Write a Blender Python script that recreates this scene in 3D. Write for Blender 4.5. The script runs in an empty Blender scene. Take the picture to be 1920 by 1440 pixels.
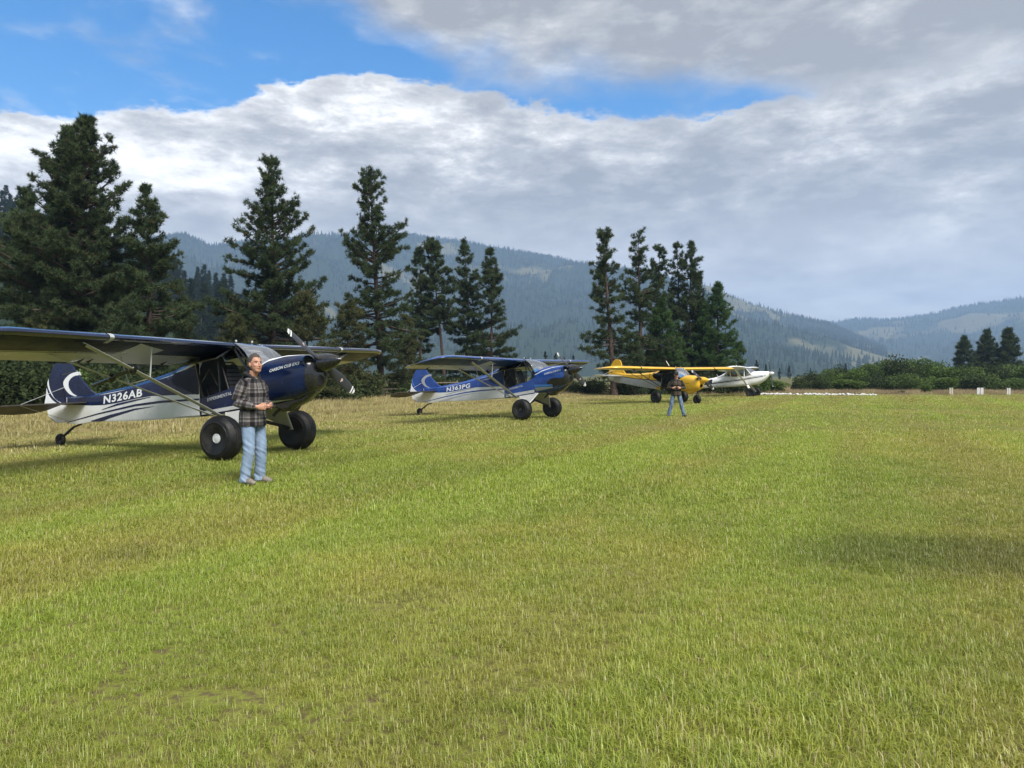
import bpy, bmesh, math, random
import numpy as np
from mathutils import Vector, Matrix, noise as mnoise

rng = np.random.default_rng(7)
random.seed(7)
R = math.radians
sc = bpy.context.scene
COL = sc.collection

# ------------------------------------------------------------------ camera
cam_d = bpy.data.cameras.new('camera'); cam = bpy.data.objects.new('camera', cam_d); COL.objects.link(cam)
cam.location = (0, 0, 1.55); cam.rotation_euler = (R(90), 0, 0)
cam_d.sensor_width = 36; cam_d.lens = 36 * 1442 / 1920; cam_d.shift_y = -16 / 1920
cam_d.clip_start = 0.05; cam_d.clip_end = 40000
sc.camera = cam
HAZE = 2.3e-4
sc.render.engine = 'CYCLES'
sc.cycles.use_denoising = True
sc.cycles.max_bounces = 8; sc.cycles.diffuse_bounces = 3; sc.cycles.glossy_bounces = 3
sc.cycles.transmission_bounces = 4; sc.cycles.transparent_max_bounces = 12; sc.cycles.volume_bounces = 1
sc.cycles.caustics_reflective = False; sc.cycles.caustics_refractive = False
vs = sc.view_settings
vs.view_transform = 'Standard'; vs.look = 'None'; vs.exposure = 1.2; vs.gamma = 1; vs.use_curve_mapping = False

# ------------------------------------------------------------------ node helpers
class N:
    def __init__(s, tree): s.t = tree; s.n = tree.nodes; s.l = tree.links
    def new(s, kind, **kw):
        nd = s.n.new(kind)
        for k, v in kw.items(): setattr(nd, k, v)
        return nd
    def link(s, a, b): s.l.new(a, b)
    def put(s, sock, v):
        if hasattr(v, 'is_output') or isinstance(v, bpy.types.NodeSocket): s.l.new(v, sock)
        else: sock.default_value = v
    def m(s, op, a, b=0.0, c=0.0, clamp=False):
        nd = s.new('ShaderNodeMath', operation=op, use_clamp=clamp)
        for i, v in enumerate((a, b, c)): s.put(nd.inputs[i], v)
        return nd.outputs[0]
    def maprange(s, v, a, b, c=0.0, d=1.0, smooth=True):
        nd = s.new('ShaderNodeMapRange', interpolation_type='SMOOTHSTEP' if smooth else 'LINEAR')
        for i, x in enumerate((v, a, b, c, d)): s.put(nd.inputs[i], x)
        return nd.outputs[0]
    def mix(s, f, a, b):
        nd = s.new('ShaderNodeMix', data_type='RGBA')
        s.put(nd.inputs[0], f)
        for i, v in ((6, a), (7, b)):
            if isinstance(v, tuple) and len(v) == 3: v = (*v, 1)
            s.put(nd.inputs[i], v)
        return nd.outputs[2]
    def noise(s, vec, scale, detail=4, rough=0.55, dist=0.0):
        nd = s.new('ShaderNodeTexNoise')
        if vec is not None: s.link(vec, nd.inputs['Vector'])
        nd.inputs['Scale'].default_value = scale; nd.inputs['Detail'].default_value = detail
        nd.inputs['Roughness'].default_value = rough; nd.inputs['Distortion'].default_value = dist
        return nd.outputs['Fac']
    def comb(s, x, y, z):
        nd = s.new('ShaderNodeCombineXYZ')
        for i, v in enumerate((x, y, z)): s.put(nd.inputs[i], v)
        return nd.outputs[0]
    def sep(s, v):
        nd = s.new('ShaderNodeSeparateXYZ'); s.link(v, nd.inputs[0]); return nd.outputs
    def ramp(s, f, stops, interp='LINEAR'):
        nd = s.new('ShaderNodeValToRGB'); cr = nd.color_ramp; cr.interpolation = interp
        while len(cr.elements) < len(stops): cr.elements.new(0.5)
        for e, (p, c) in zip(cr.elements, stops):
            e.position = p; e.color = (*c, 1) if isinstance(c, tuple) else (c, c, c, 1)
        s.link(f, nd.inputs[0]); return nd.outputs[0]

# ------------------------------------------------------------------ sky (broken cloud deck over blue)
SUN_EL, SUN_AZ = R(48), R(147)      # azimuth clockwise from +Y: behind the camera, to the right
w = bpy.data.worlds.new('World'); sc.world = w; w.use_nodes = True
t = N(w.node_tree); w.node_tree.nodes.clear()
sky = t.new('ShaderNodeTexSky', sky_type='NISHITA'); sky.sun_disc = False
sky.sun_elevation = SUN_EL; sky.sun_rotation = SUN_AZ; sky.altitude = 900; sky.air_density = 1.0; sky.dust_density = 0.4
tc = t.new('ShaderNodeTexCoord'); d = tc.outputs['Generated']
x, y, z = t.sep(d)
hor = t.m('SQRT', t.m('ADD', t.m('MULTIPLY', x, x), t.m('MULTIPLY', y, y)))
tel = t.m('DIVIDE', z, t.m('MAXIMUM', hor, 0.01))
az = t.m('ARCTAN2', x, y)
az01 = t.m('ADD', t.m('DIVIDE', az, 2 * math.pi), 0.5)
zz = t.m('ADD', t.m('MAXIMUM', z, 0.0), 0.16)
lay = t.comb(t.m('DIVIDE', x, zz), t.m('DIVIDE', y, zz), 0.0)             # cloud deck plane
round_ = t.comb(t.m('MULTIPLY', x, 1.0), y, t.m('MULTIPLY', z, 2.6))       # cumulus seen from the side
nA = t.noise(lay, 0.85, 7, 0.56, 0.15)
nB = t.noise(round_, 3.0, 7, 0.58, 0.2)
nC = t.noise(round_, 7.5, 9, 0.63, 0.2)
nD = t.noise(lay, 2.6, 6, 0.6, 0.2)
nE = t.noise(round_, 19.0, 7, 0.66, 0.15)
# the gap of blue between two decks: centre height and half width along the azimuth
def a01(deg): return deg / 360 + 0.5
tlow = t.ramp(az01, [(a01(-62), .26), (a01(-33.7), .272), (a01(-26.5), .303), (a01(-19.5), .325), (a01(-17.3), .362), (a01(-10.2), .380), (a01(-2.4), .353), (a01(3.6), .338), (a01(9.4), .327), (a01(18.8), .328), (a01(24), .34)])
tupp = t.ramp(az01, [(a01(-62), .70), (a01(-20), .62), (a01(-14), .52), (a01(-9.5), .450), (a01(-4.4), .404), (a01(1.6), .382), (a01(5.5), .375), (a01(11.4), .362), (a01(17), .348), (a01(19.8), .328), (a01(24), .30)])
wob = t.m('ADD', t.m('MULTIPLY', t.m('SUBTRACT', nC, 0.5), 0.10), t.m('MULTIPLY', t.m('SUBTRACT', nE, 0.5), 0.05))
wob2 = t.m('MULTIPLY', t.m('SUBTRACT', nD, 0.5), 0.16)
lowd = t.m('ADD', t.m('SUBTRACT', tel, tlow), wob)                         # height above the tops of the lower bank
lower = t.maprange(lowd, -0.003, 0.011)                                    # crisp cumulus tops below
upper = t.maprange(t.m('ADD', t.m('SUBTRACT', tel, tupp), wob2), -0.03, 0.05)   # ragged veil above
gap = t.m('MULTIPLY', lower, t.m('SUBTRACT', 1.0, upper))
thin = t.m('MULTIPLY', t.maprange(nD, 0.47, 0.72), 0.6)                   # wisps inside the gap
cover = t.m('MAXIMUM', t.m('SUBTRACT', 1.0, gap), thin)
small = t.m('MULTIPLY', t.maprange(nA, 0.66, 0.74), 0.6)                   # a few thin places elsewhere
cover = t.m('MULTIPLY', cover, t.m('SUBTRACT', 1.0, small))
# cloud brightness: bright tops under the gap, greyer bellies, pale towards the horizon
depth = t.m('MULTIPLY', lowd, -1.0)
tops = t.m('MULTIPLY', t.maprange(depth, 0.15, 0.0), t.m('SUBTRACT', 1.0, t.maprange(lowd, 0.0, 0.05)))
val = t.m('ADD', t.m('MULTIPLY', nA, 0.50), t.m('MULTIPLY', nB, 0.45))
val = t.m('ADD', val, t.m('MULTIPLY', t.m('SUBTRACT', nC, 0.5), 1.05))
val = t.m('ADD', val, t.m('MULTIPLY', t.m('SUBTRACT', nE, 0.5), 0.45))
val = t.m('ADD', val, t.m('MULTIPLY', tops, 0.16))
val = t.m('SUBTRACT', val, t.m('MULTIPLY', upper, 0.06))
westd = t.maprange(az, R(-40), R(25), 0.085, -0.14)
val = t.m('ADD', val, westd)
ccol = t.ramp(val, [(0.28, (.185, .183, .185)), (0.45, (.275, .272, .268)), (0.575, (.40, .392, .378)), (0.69, (.60, .585, .56)), (0.85, (.83, .81, .77))])
hz = t.maprange(tel, 0.26, 0.03)
ccol = t.mix(t.m('MULTIPLY', t.m('MULTIPLY', hz, 0.75), t.maprange(nD, .30, .62, .45, 1.)), ccol, (.60, .575, .535))
blue = t.new('ShaderNodeVectorMath', operation='SCALE'); t.link(sky.outputs[0], blue.inputs[0]); blue.inputs['Scale'].default_value = 0.088
bsat = t.new('ShaderNodeHueSaturation'); t.link(blue.outputs[0], bsat.inputs['Color']); bsat.inputs['Saturation'].default_value = 1.5
skyc = t.mix(cover, bsat.outputs[0], ccol)
below = t.maprange(z, -0.02, 0.0)
skyc = t.mix(below, (.12, .13, .10), skyc)
bg = t.new('ShaderNodeBackground'); t.link(skyc, bg.inputs[0]); bg.inputs[1].default_value = 1.0
out = t.new('ShaderNodeOutputWorld'); t.link(bg.outputs[0], out.inputs[0])
w.cycles.sampling_method = 'MANUAL'; w.cycles.sample_map_resolution = 512

sun_d = bpy.data.lights.new('sun', 'SUN'); sun_d.energy = 2.9; sun_d.angle = R(28); sun_d.color = (1.0, .955, .88)
sun = bpy.data.objects.new('sun', sun_d); COL.objects.link(sun)
sdir = Vector((math.sin(SUN_AZ) * math.cos(SUN_EL), math.cos(SUN_AZ) * math.cos(SUN_EL), math.sin(SUN_EL)))
sun.rotation_euler = sdir.to_track_quat('Z', 'Y').to_euler(); sun.location = sdir * 300 + Vector((0, 0, 5))

# ------------------------------------------------------------------ materials
def mat(name, col=(.5, .5, .5), rough=.5, metal=0., coat=0., spec=.5, var=0., vscale=8., bump=0., bscale=40.):
    m = bpy.data.materials.new(name); m.use_nodes = True
    q = N(m.node_tree); b = q.n['Principled BSDF']
    b.inputs['Base Color'].default_value = (*col, 1); b.inputs['Roughness'].default_value = rough
    b.inputs['Metallic'].default_value = metal; b.inputs['Coat Weight'].default_value = coat
    b.inputs['Coat Roughness'].default_value = .06; b.inputs['Specular IOR Level'].default_value = spec
    if var or bump:
        o = q.new('ShaderNodeTexCoord').outputs['Object']
    if var:
        nz = q.noise(o, vscale, 5, .6)
        lo = tuple(c * (1 - var) for c in col); hi = tuple(min(1, c * (1 + var)) for c in col)
        q.link(q.mix(q.maprange(nz, .3, .7), lo, hi), b.inputs['Base Color'])
        q.link(q.maprange(nz, .3, .75, max(.02, rough - .06), min(1, rough + .12)), b.inputs['Roughness'])
    if bump:
        bp = q.new('ShaderNodeBump'); bp.inputs['Strength'].default_value = bump; bp.inputs['Distance'].default_value = .02
        q.link(q.noise(o, bscale, 4, .6), bp.inputs['Height']); q.link(bp.outputs[0], b.inputs['Normal'])
    return m
def dusty(name, col, dust, rough):
    m = mat(name, col, rough, spec=.3); q = N(m.node_tree); b = q.n['Principled BSDF']
    o = q.new('ShaderNodeTexCoord').outputs['Object']; n1 = q.noise(o, 3.5, 6, .7); n2 = q.noise(o, 38., 4, .7)
    f = q.m('MULTIPLY', q.maprange(n1, .42, .75), q.maprange(n2, .3, .7, .35, 1.))
    q.link(q.mix(f, col, dust), b.inputs['Base Color']); q.link(q.maprange(n1, .35, .7, rough - .1, rough + .25), b.inputs['Roughness'])
    bp = q.new('ShaderNodeBump'); bp.inputs['Strength'].default_value = .25; bp.inputs['Distance'].default_value = .01; q.link(n2, bp.inputs['Height']); q.link(bp.outputs[0], b.inputs['Normal']); return m
def glass(name, tint=(.75, .8, .82), base=.10, rough=.03):
    m = bpy.data.materials.new(name); m.use_nodes = True; q = N(m.node_tree); q.n.clear()
    tr = q.new('ShaderNodeBsdfTransparent'); tr.inputs[0].default_value = (*tint, 1)
    gl = q.new('ShaderNodeBsdfGlossy'); gl.inputs['Roughness'].default_value = rough; gl.inputs[0].default_value = (.95, .97, 1, 1)
    fr = q.new('ShaderNodeFresnel'); fr.inputs[0].default_value = 1.5
    f = q.m('ADD', q.m('MULTIPLY', fr.outputs[0], 1.0), base, clamp=True)
    mx = q.new('ShaderNodeMixShader'); q.link(f, mx.inputs[0]); q.link(tr.outputs[0], mx.inputs[1]); q.link(gl.outputs[0], mx.inputs[2])
    o = q.new('ShaderNodeOutputMaterial'); q.link(mx.outputs[0], o.inputs[0]); return m
M = {
 'navy': mat('navy paint', (.004, .0115, .050), .2, coat=.25, spec=.35, var=.25, vscale=3),
 'navy_gloss': mat('navy gloss paint', (.005, .012, .045), .2, coat=1., spec=.6, var=.2, vscale=3),
 'royal_gloss': mat('royal blue gloss paint', (.012, .05, .21), .2, coat=1., spec=.6, var=.2, vscale=3),
 'navy_wing': mat('navy wing fabric', (.003, .0065, .022), .42, spec=.22, var=.2, vscale=3),
 'royal_wing': mat('blue wing fabric', (.008, .030, .12), .42, spec=.22, var=.2, vscale=3),
 'bronze': mat('dark tailplane fabric', (.055, .050, .044), .45, spec=.3, var=.15, vscale=3),
 'royal': mat('royal blue paint', (.013, .058, .26), .18, coat=.35, spec=.4, var=.2, vscale=3),
 'black_paint': mat('black paint', (.008, .009, .011), .2, coat=.4, var=.2),
 'white_paint': mat('white paint', (.80, .80, .79), .28, coat=.3, var=.05, vscale=2.5),
 'silver': mat('silver grey paint', (.46, .47, .46), .32, metal=.15, var=.07, vscale=3),
 'light_blue': mat('light blue stripe', (.05, .20, .55), .25, coat=.3),
 'grey_stripe': mat('grey stripe', (.36, .37, .38), .3),
 'yellow': mat('yellow paint', (.80, .46, .035), .25, coat=.4, var=.06, vscale=2),
 'cub_grey': mat('pale grey paint', (.40, .42, .43), .3, coat=.2, var=.06, vscale=2),
 'rubber': dusty('tyre rubber', (.0075, .008, .009), (.045, .040, .032), .5),
 'hub': mat('hub metal', (.62, .63, .63), .35, metal=.3, var=.08),
 'dark_metal': mat('dark metal', (.03, .03, .032), .42, metal=.4, var=.2),
 'alu': mat('aluminium', (.62, .63, .62), .34, metal=.55, var=.08, vscale=5),
 'void': mat('dark opening', (.004, .004, .005), .8),
 'prop': mat('propeller grey', (.035, .037, .042), .38, var=.15),
 'carbon': mat('carbon fibre', (.012, .012, .014), .22, coat=.5, var=.3, vscale=30),
 'seat': mat('black seat fabric', (.014, .015, .02), .75, bump=.2),
 'interior': mat('interior black', (.010, .011, .014), .7),
 'windshield': glass('windscreen', (.55, .6, .62), .5, .06),
 'window': glass('window', (.72, .78, .78), .03, .03),
 'dark_window': glass('tinted window', (.10, .13, .18), .05, .04),
 'marking': mat('white marking', (.80, .81, .80), .45),
 'marking_red': mat('red marking', (.45, .04, .03), .45),
 'marking_grey': mat('grey marking', (.45, .47, .50), .45),
 'skin': mat('skin', (.46, .235, .155), .5, var=.12, vscale=18, bump=.05),
 'lips': mat('lips', (.30, .105, .085), .5),
 'hair': mat('hair', (.058, .046, .038), .75, var=.6, vscale=90, bump=.35, bscale=220),
 'eye': mat('eye', (.02, .015, .012), .25),
 'shoe': mat('shoe', (.20, .17, .145), .8, var=.35, vscale=30, bump=.3),
 'sole': mat('shoe sole', (.05, .045, .04), .8),
 'cap': mat('cap', (.012, .011, .012), .8),
 'phone': mat('phone', (.01, .01, .012), .2),
 'shade': mat('sunglasses', (.006, .006, .008), .08, coat=.5),
 'hood': mat('hood fabric', (.014, .014, .016), .9, bump=.4),
 'bark': mat('pine bark', (.058, .038, .029), .9, var=.5, vscale=5, bump=1.0, bscale=9),
 'bark_grey': mat('grey bark', (.085, .07, .055), .9, var=.5, vscale=5, bump=1.0, bscale=9),
 'rock': mat('white painted rock', (.52, .52, .50), .8, var=.12, vscale=3, bump=.4, bscale=12),
 'post': mat('weathered wood', (.16, .13, .10), .9, var=.3, vscale=6, bump=.5),
 'panel': mat('pale sign panel', (.50, .50, .49), .6, var=.08),
 'panel_warm': mat('cream sign panel', (.42, .39, .31), .6, var=.1),
}

# ------------------------------------------------------------------ mesh helpers
def mesh(name, V, F, mats, parent=None, smooth=False, loc=None, mi=None):
    me = bpy.data.meshes.new(name); me.from_pydata([tuple(map(float, v)) for v in V], [], F)
    for m_ in (mats if isinstance(mats, (list, tuple)) else [mats]): me.materials.append(M[m_] if isinstance(m_, str) else m_)
    if smooth: me.polygons.foreach_set('use_smooth', [True] * len(me.polygons))
    if mi is not None: me.polygons.foreach_set('material_index', mi)
    me.update()
    o = bpy.data.objects.new(name, me); COL.objects.link(o)
    if parent is not None: o.parent = parent
    if loc is not None: o.location = loc
    return o
def thing(name, label, cat, loc=(0, 0, 0), rz=0., group=None):
    o = bpy.data.objects.new(name, None); COL.objects.link(o); o.location = loc; o.rotation_euler = (0, 0, rz)
    o.empty_display_size = .2; o['label'] = label; o['category'] = cat
    if group: o['group'] = group
    return o
def tag(o, label, cat, group=None):
    o['label'] = label; o['category'] = cat
    if group: o['group'] = group
    return o
class B:                                            # collects shapes for ONE mesh
    def __init__(s): s.V = []; s.F = []
    def add(s, V, F):
        k = len(s.V); s.V += [tuple(v) for v in V]; s.F += [tuple(i + k for i in f) for f in F]; return s
    def box(s, c, h, rot=None):
        V = [Vector((sx * h[0], sy * h[1], sz * h[2])) for sx in (-1, 1) for sy in (-1, 1) for sz in (-1, 1)]
        if rot is not None: V = [rot @ v for v in V]
        V = [v + Vector(c) for v in V]
        return s.add(V, [(0, 1, 3, 2), (4, 6, 7, 5), (0, 4, 5, 1), (2, 3, 7, 6), (0, 2, 6, 4), (1, 5, 7, 3)])
    def tube(s, pts, rad, n=8, flat=1., up=(0, 0, 1), cap=True):
        pts = [Vector(p) for p in pts]
        rad = rad if isinstance(rad, (list, tuple)) else [rad] * len(pts)
        rings = []
        for i, p in enumerate(pts):
            a = pts[max(i - 1, 0)]; b = pts[min(i + 1, len(pts) - 1)]; tdir = (b - a).normalized()
            u = Vector(up); u = u - tdir * u.dot(tdir)
            if u.length < 1e-4: u = Vector((1, 0, 0)) - tdir * tdir.x
            u.normalize(); v = tdir.cross(u)
            r = rad[i]; ra, rb = (r if isinstance(r, tuple) else (r, r * flat))
            rings.append([p + u * (ra * math.cos(2 * math.pi * k / n)) + v * (rb * math.sin(2 * math.pi * k / n)) for k in range(n)])
        return s.rings(rings, cap)
    def rings(s, rings, cap=True, closed=True):
        n = len(rings[0]); V = [v for r in rings for v in r]; Fc = []
        for i in range(len(rings) - 1):
            for k in range(n if closed else n - 1):
                a = i * n + k; b = i * n + (k + 1) % n; Fc.append((a, b, b + n, a + n))
        if cap and closed: Fc += [tuple(range(n - 1, -1, -1)), tuple(range((len(rings) - 1) * n, len(rings) * n))]
        return s.add(V, Fc)
    def ell(s, c, r, n=14, m=9, rot=None):
        rings = []
        for i in range(1, m):
            ph = math.pi * i / m - math.pi / 2
            ring = []
            for k in range(n):
                th = 2 * math.pi * k / n
                v = Vector((r[0] * math.cos(ph) * math.cos(th), r[1] * math.cos(ph) * math.sin(th), r[2] * math.sin(ph)))
                if rot is not None: v = rot @ v
                ring.append(v + Vector(c))
            rings.append(ring)
        k0 = len(s.V); s.rings(rings, cap=False)
        top = Vector((0, 0, r[2])); bot = -top
        if rot is not None: top = rot @ top; bot = rot @ bot
        s.V += [tuple(bot + Vector(c)), tuple(top + Vector(c))]; ib = len(s.V) - 2; it = ib + 1
        last = k0 + (m - 2) * n
        for k in range(n):
            s.F.append((ib, k0 + (k + 1) % n, k0 + k)); s.F.append((it, last + k, last + (k + 1) % n))
        return s
    def lathe(s, prof, c, axis='y', n=28, close=True):   # prof: (radius, along)
        rings = []
        for r, a in prof:
            ring = []
            for k in range(n):
                th = 2 * math.pi * k / n
                if axis == 'y': v = (r * math.cos(th), a, r * math.sin(th))
                elif axis == 'x': v = (a, r * math.cos(th), r * math.sin(th))
                else: v = (r * math.cos(th), r * math.sin(th), a)
                ring.append(Vector(v) + Vector(c))
            rings.append(ring)
        return s.rings(rings, cap=close)
    def prism(s, poly, a, b, plane='xz'):              # polygon in a plane pulled from a to b along the third axis
        n = len(poly)
        f = {'xz': lambda p, t_: (p[0], t_, p[1]), 'xy': lambda p, t_: (p[0], p[1], t_), 'yz': lambda p, t_: (t_, p[0], p[1])}[plane]
        V = [f(p, a) for p in poly] + [f(p, b) for p in poly]
        return s.add(V, [tuple(range(n)), tuple(range(2 * n - 1, n - 1, -1))] + [(i, i + n, (i + 1) % n + n, (i + 1) % n) for i in range(n)])
    def map(s, f): s.V = [tuple(f(Vector(v))) for v in s.V]; return s
    def obj(s, name, mats, parent=None, smooth=False, loc=None):
        o = mesh(name, s.V, s.F, mats, parent, smooth, loc)
        bm = bmesh.new(); bm.from_mesh(o.data); bmesh.ops.recalc_face_normals(bm, faces=bm.faces); bm.to_mesh(o.data); bm.free()
        if smooth:
            try: o.data.set_sharp_from_angle(angle=R(38))
            except Exception: pass
        return o
def copy_tree(root, loc=None, rz=None, scale=None, label=None, group=None):
    c = root.copy(); COL.objects.link(c)
    if loc is not None: c.location = loc
    if rz is not None: c.rotation_euler = (0, 0, rz)
    if scale is not None: c.scale = scale if not isinstance(scale, (int, float)) else (scale,) * 3
    if label: c['label'] = label
    if group: c['group'] = group
    for ch in root.children:
        k = ch.copy(); COL.objects.link(k); k.parent = c
        for g in ch.children:
            h = g.copy(); COL.objects.link(h); h.parent = k
    return c
_tc = {}
def text2d(s, size, offset=0., shear=0., spacing=1.):
    key = (s, size, offset, shear, spacing)
    if key in _tc: return _tc[key]
    cu = bpy.data.curves.new('txt', 'FONT'); cu.body = s; cu.size = size; cu.offset = offset; cu.shear = shear
    cu.space_character = spacing; cu.resolution_u = 4
    o = bpy.data.objects.new('txt', cu); COL.objects.link(o)
    dg = bpy.context.evaluated_depsgraph_get(); dg.update()
    me = bpy.data.meshes.new_from_object(o.evaluated_get(dg))
    bm_ = bmesh.new(); bm_.from_mesh(me); bmesh.ops.triangulate(bm_, faces=bm_.faces[:]); bmesh.ops.subdivide_edges(bm_, edges=bm_.edges[:], cuts=2, use_grid_fill=True); bm_.to_mesh(me); bm_.free()
    V = [(v.co.x, v.co.y) for v in me.vertices]; Fc = [tuple(p.vertices) for p in me.polygons]
    bpy.data.objects.remove(o); bpy.data.curves.remove(cu); bpy.data.meshes.remove(me)
    x0 = min(v[0] for v in V); x1 = max(v[0] for v in V); y0 = min(v[1] for v in V); y1 = max(v[1] for v in V)
    V = [((a - x0) / (x1 - x0), (b - y0) / (y1 - y0)) for a, b in V]    # unit box
    _tc[key] = (V, Fc); return V, Fc

# ------------------------------------------------------------------ ground height
def gz(x, y):
    return .06 * np.exp(-((x + 5.6) ** 2 + (y - 15.3) ** 2) / 20.) + .027 * np.exp(-((x - .3) ** 2 + (y - 27.8) ** 2) / 14.) \
        + .024 * np.exp(-((x - 8.8) ** 2 + (y - 43) ** 2) / 20.)

# ------------------------------------------------------------------ field colours (shared by ground and blades)
RWX, RWY = math.sin(R(25)), math.cos(R(25))         # direction of the strip
def field_mix(q):
    """returns (dry 0..1, lush 0..1, far dry) from the world position"""
    p = q.new('ShaderNodeNewGeometry').outputs['Position']
    px, py, pz = q.sep(p)
    lat = q.m('SUBTRACT', q.m('MULTIPLY', px, RWY), q.m('MULTIPLY', py, RWX))
    lon = q.m('ADD', q.m('MULTIPLY', px, RWX), q.m('MULTIPLY', py, RWY))
    stripe = q.noise(q.comb(q.m('MULTIPLY', lat, .5), q.m('MULTIPLY', lon, .022), 0.), 1.0, 3, .5)
    wv_ = q.m('SINE', q.m('MULTIPLY', q.m('ADD', lat, q.m('MULTIPLY', stripe, 2.2)), 2 * math.pi / 3.6))
    stripe = q.m('ADD', q.m('MULTIPLY', stripe, .72), q.m('ADD', .14, q.m('MULTIPLY', wv_, .055)))
    patch = q.noise(q.comb(px, py, 0.), .55, 5, .62)
    patch2 = q.noise(q.comb(px, py, 3.), 2.3, 4, .6)
    big = q.noise(q.comb(px, py, 8.), .13, 3, .5)
    tot = q.m('ADD', q.m('MULTIPLY', stripe, .62), q.m('ADD', q.m('MULTIPLY', patch, .26), q.m('MULTIPLY', patch2, .14)))
    tot = q.m('ADD', tot, q.m('MULTIPLY', q.m('SUBTRACT', big, .5), .35))
    lush = q.maprange(tot, .395, .595)
    edge = q.m('ADD', lat, q.m('MULTIPLY', q.m('SUBTRACT', patch, .5), 9.))
    dryL = q.maprange(edge, -12.5, -17.0)
    dryN = q.m('MULTIPLY', q.maprange(q.m('ADD', lon, q.m('MULTIPLY', patch, 10.)), 6.0, 22.0), q.maprange(edge, -6.5, -11.5))
    dryF = q.maprange(q.m('ADD', py, q.m('MULTIPLY', patch, 8.)), 61., 68.)
    dry = q.m('MAXIMUM', q.m('MAXIMUM', dryL, dryF), q.m('MULTIPLY', dryN, .35))
    # soft oval of shade painted into the grass colour, right of the photographer
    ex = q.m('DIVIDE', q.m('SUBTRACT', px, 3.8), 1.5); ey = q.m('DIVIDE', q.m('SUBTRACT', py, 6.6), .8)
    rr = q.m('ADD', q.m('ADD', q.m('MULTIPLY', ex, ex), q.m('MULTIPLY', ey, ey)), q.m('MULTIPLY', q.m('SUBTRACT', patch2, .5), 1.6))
    shade_oval = q.m('MULTIPLY', q.maprange(rr, 1.7, .0), .62)
    weed_shade = q.m('MAXIMUM', shade_oval, q.m('MULTIPLY', q.maprange(q.noise(q.comb(px, py, 5.), .8, 4, .55), .62, .72), .28))  # painted oval of shade together with scattered dark weeds
    band_light = q.maprange(stripe, .38, .62, .86, 1.26)            # light on leaning mown bands, painted into the colour as brightness
    return p, lush, q.m('MULTIPLY', dry, .8), weed_shade, band_light, dryF
def grass_mat():
    m = bpy.data.materials.new('grass blades'); m.use_nodes = True; q = N(m.node_tree); q.n.clear()
    p, lush, dry, weed_shade, p2, dryF = field_mix(q)
    at = q.new('ShaderNodeAttribute'); at.attribute_name = 'tint'; tint = at.outputs['Fac']
    green = q.mix(tint, (.198, .275, .028), (.365, .425, .062))
    yel = q.mix(tint, (.355, .355, .050), (.54, .51, .12))
    straw = q.mix(tint, (.27, .215, .09), (.50, .41, .21))
    c = q.mix(lush, yel, green)
    c = q.mix(q.maprange(q.m('ADD', tint, q.m('MULTIPLY', q.m('SUBTRACT', .5, lush), .12)), .82, .86), c, straw)
    dd = q.m('MULTIPLY', dry, q.maprange(tint, .12, .5, .55, 1.))
    c = q.mix(dd, c, q.mix(dryF, straw, q.mix(tint, (.17, .105, .07), (.33, .235, .16))))
    c = q.mix(q.m('MULTIPLY', weed_shade, .8), c, q.mix(tint, (.035, .062, .016), (.085, .125, .030)))
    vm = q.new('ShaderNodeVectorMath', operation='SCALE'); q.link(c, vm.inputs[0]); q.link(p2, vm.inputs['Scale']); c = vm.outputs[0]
    df = q.new('ShaderNodeBsdfDiffuse'); tl = q.new('ShaderNodeBsdfTranslucent'); gl = q.new('ShaderNodeBsdfGlossy')
    q.link(c, df.inputs[0]); q.link(c, tl.inputs[0]); gl.inputs['Roughness'].default_value = .45; gl.inputs[0].default_value = (.7, .75, .7, 1)
    m1 = q.new('ShaderNodeMixShader'); m1.inputs[0].default_value = .45; q.link(df.outputs[0], m1.inputs[1]); q.link(tl.outputs[0], m1.inputs[2])
    m2 = q.new('ShaderNodeMixShader'); m2.inputs[0].default_value = .05; q.link(m1.outputs[0], m2.inputs[1]); q.link(gl.outputs[0], m2.inputs[2])
    o = q.new('ShaderNodeOutputMaterial'); q.link(m2.outputs[0], o.inputs[0]); return m
def ground_mat():
    m = bpy.data.materials.new('turf soil'); m.use_nodes = True; q = N(m.node_tree); b = q.n['Principled BSDF']
    p, lush, dry, weed_shade, p2, dryF = field_mix(q)
    fine = q.noise(p, 14., 5, .65)
    c = q.mix(lush, (.20, .19, .055), (.15, .17, .03))
    c = q.mix(q.maprange(fine, .46, .64), c, (.11, .085, .045))
    c = q.mix(dry, c, q.mix(dryF, (.24, .19, .085), (.20, .14, .09)))
    c = q.mix(q.m('MULTIPLY', weed_shade, .7), c, (.035, .052, .016))
    px, py, pz = q.sep(p)
    far = q.maprange(py, 75., 130.)
    c = q.mix(far, c, q.mix(q.noise(p, .02, 4, .6), (.06, .075, .03), (.15, .14, .06)))
    q.link(c, b.inputs['Base Color']); b.inputs['Roughness'].default_value = .95; b.inputs['Specular IOR Level'].default_value = .1
    bp = q.new('ShaderNodeBump'); bp.inputs['Strength'].default_value = .8; bp.inputs['Distance'].default_value = .03
    q.link(fine, bp.inputs['Height']); q.link(bp.outputs[0], b.inputs['Normal']); return m
M['grass'] = grass_mat(); M['ground'] = ground_mat()

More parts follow.
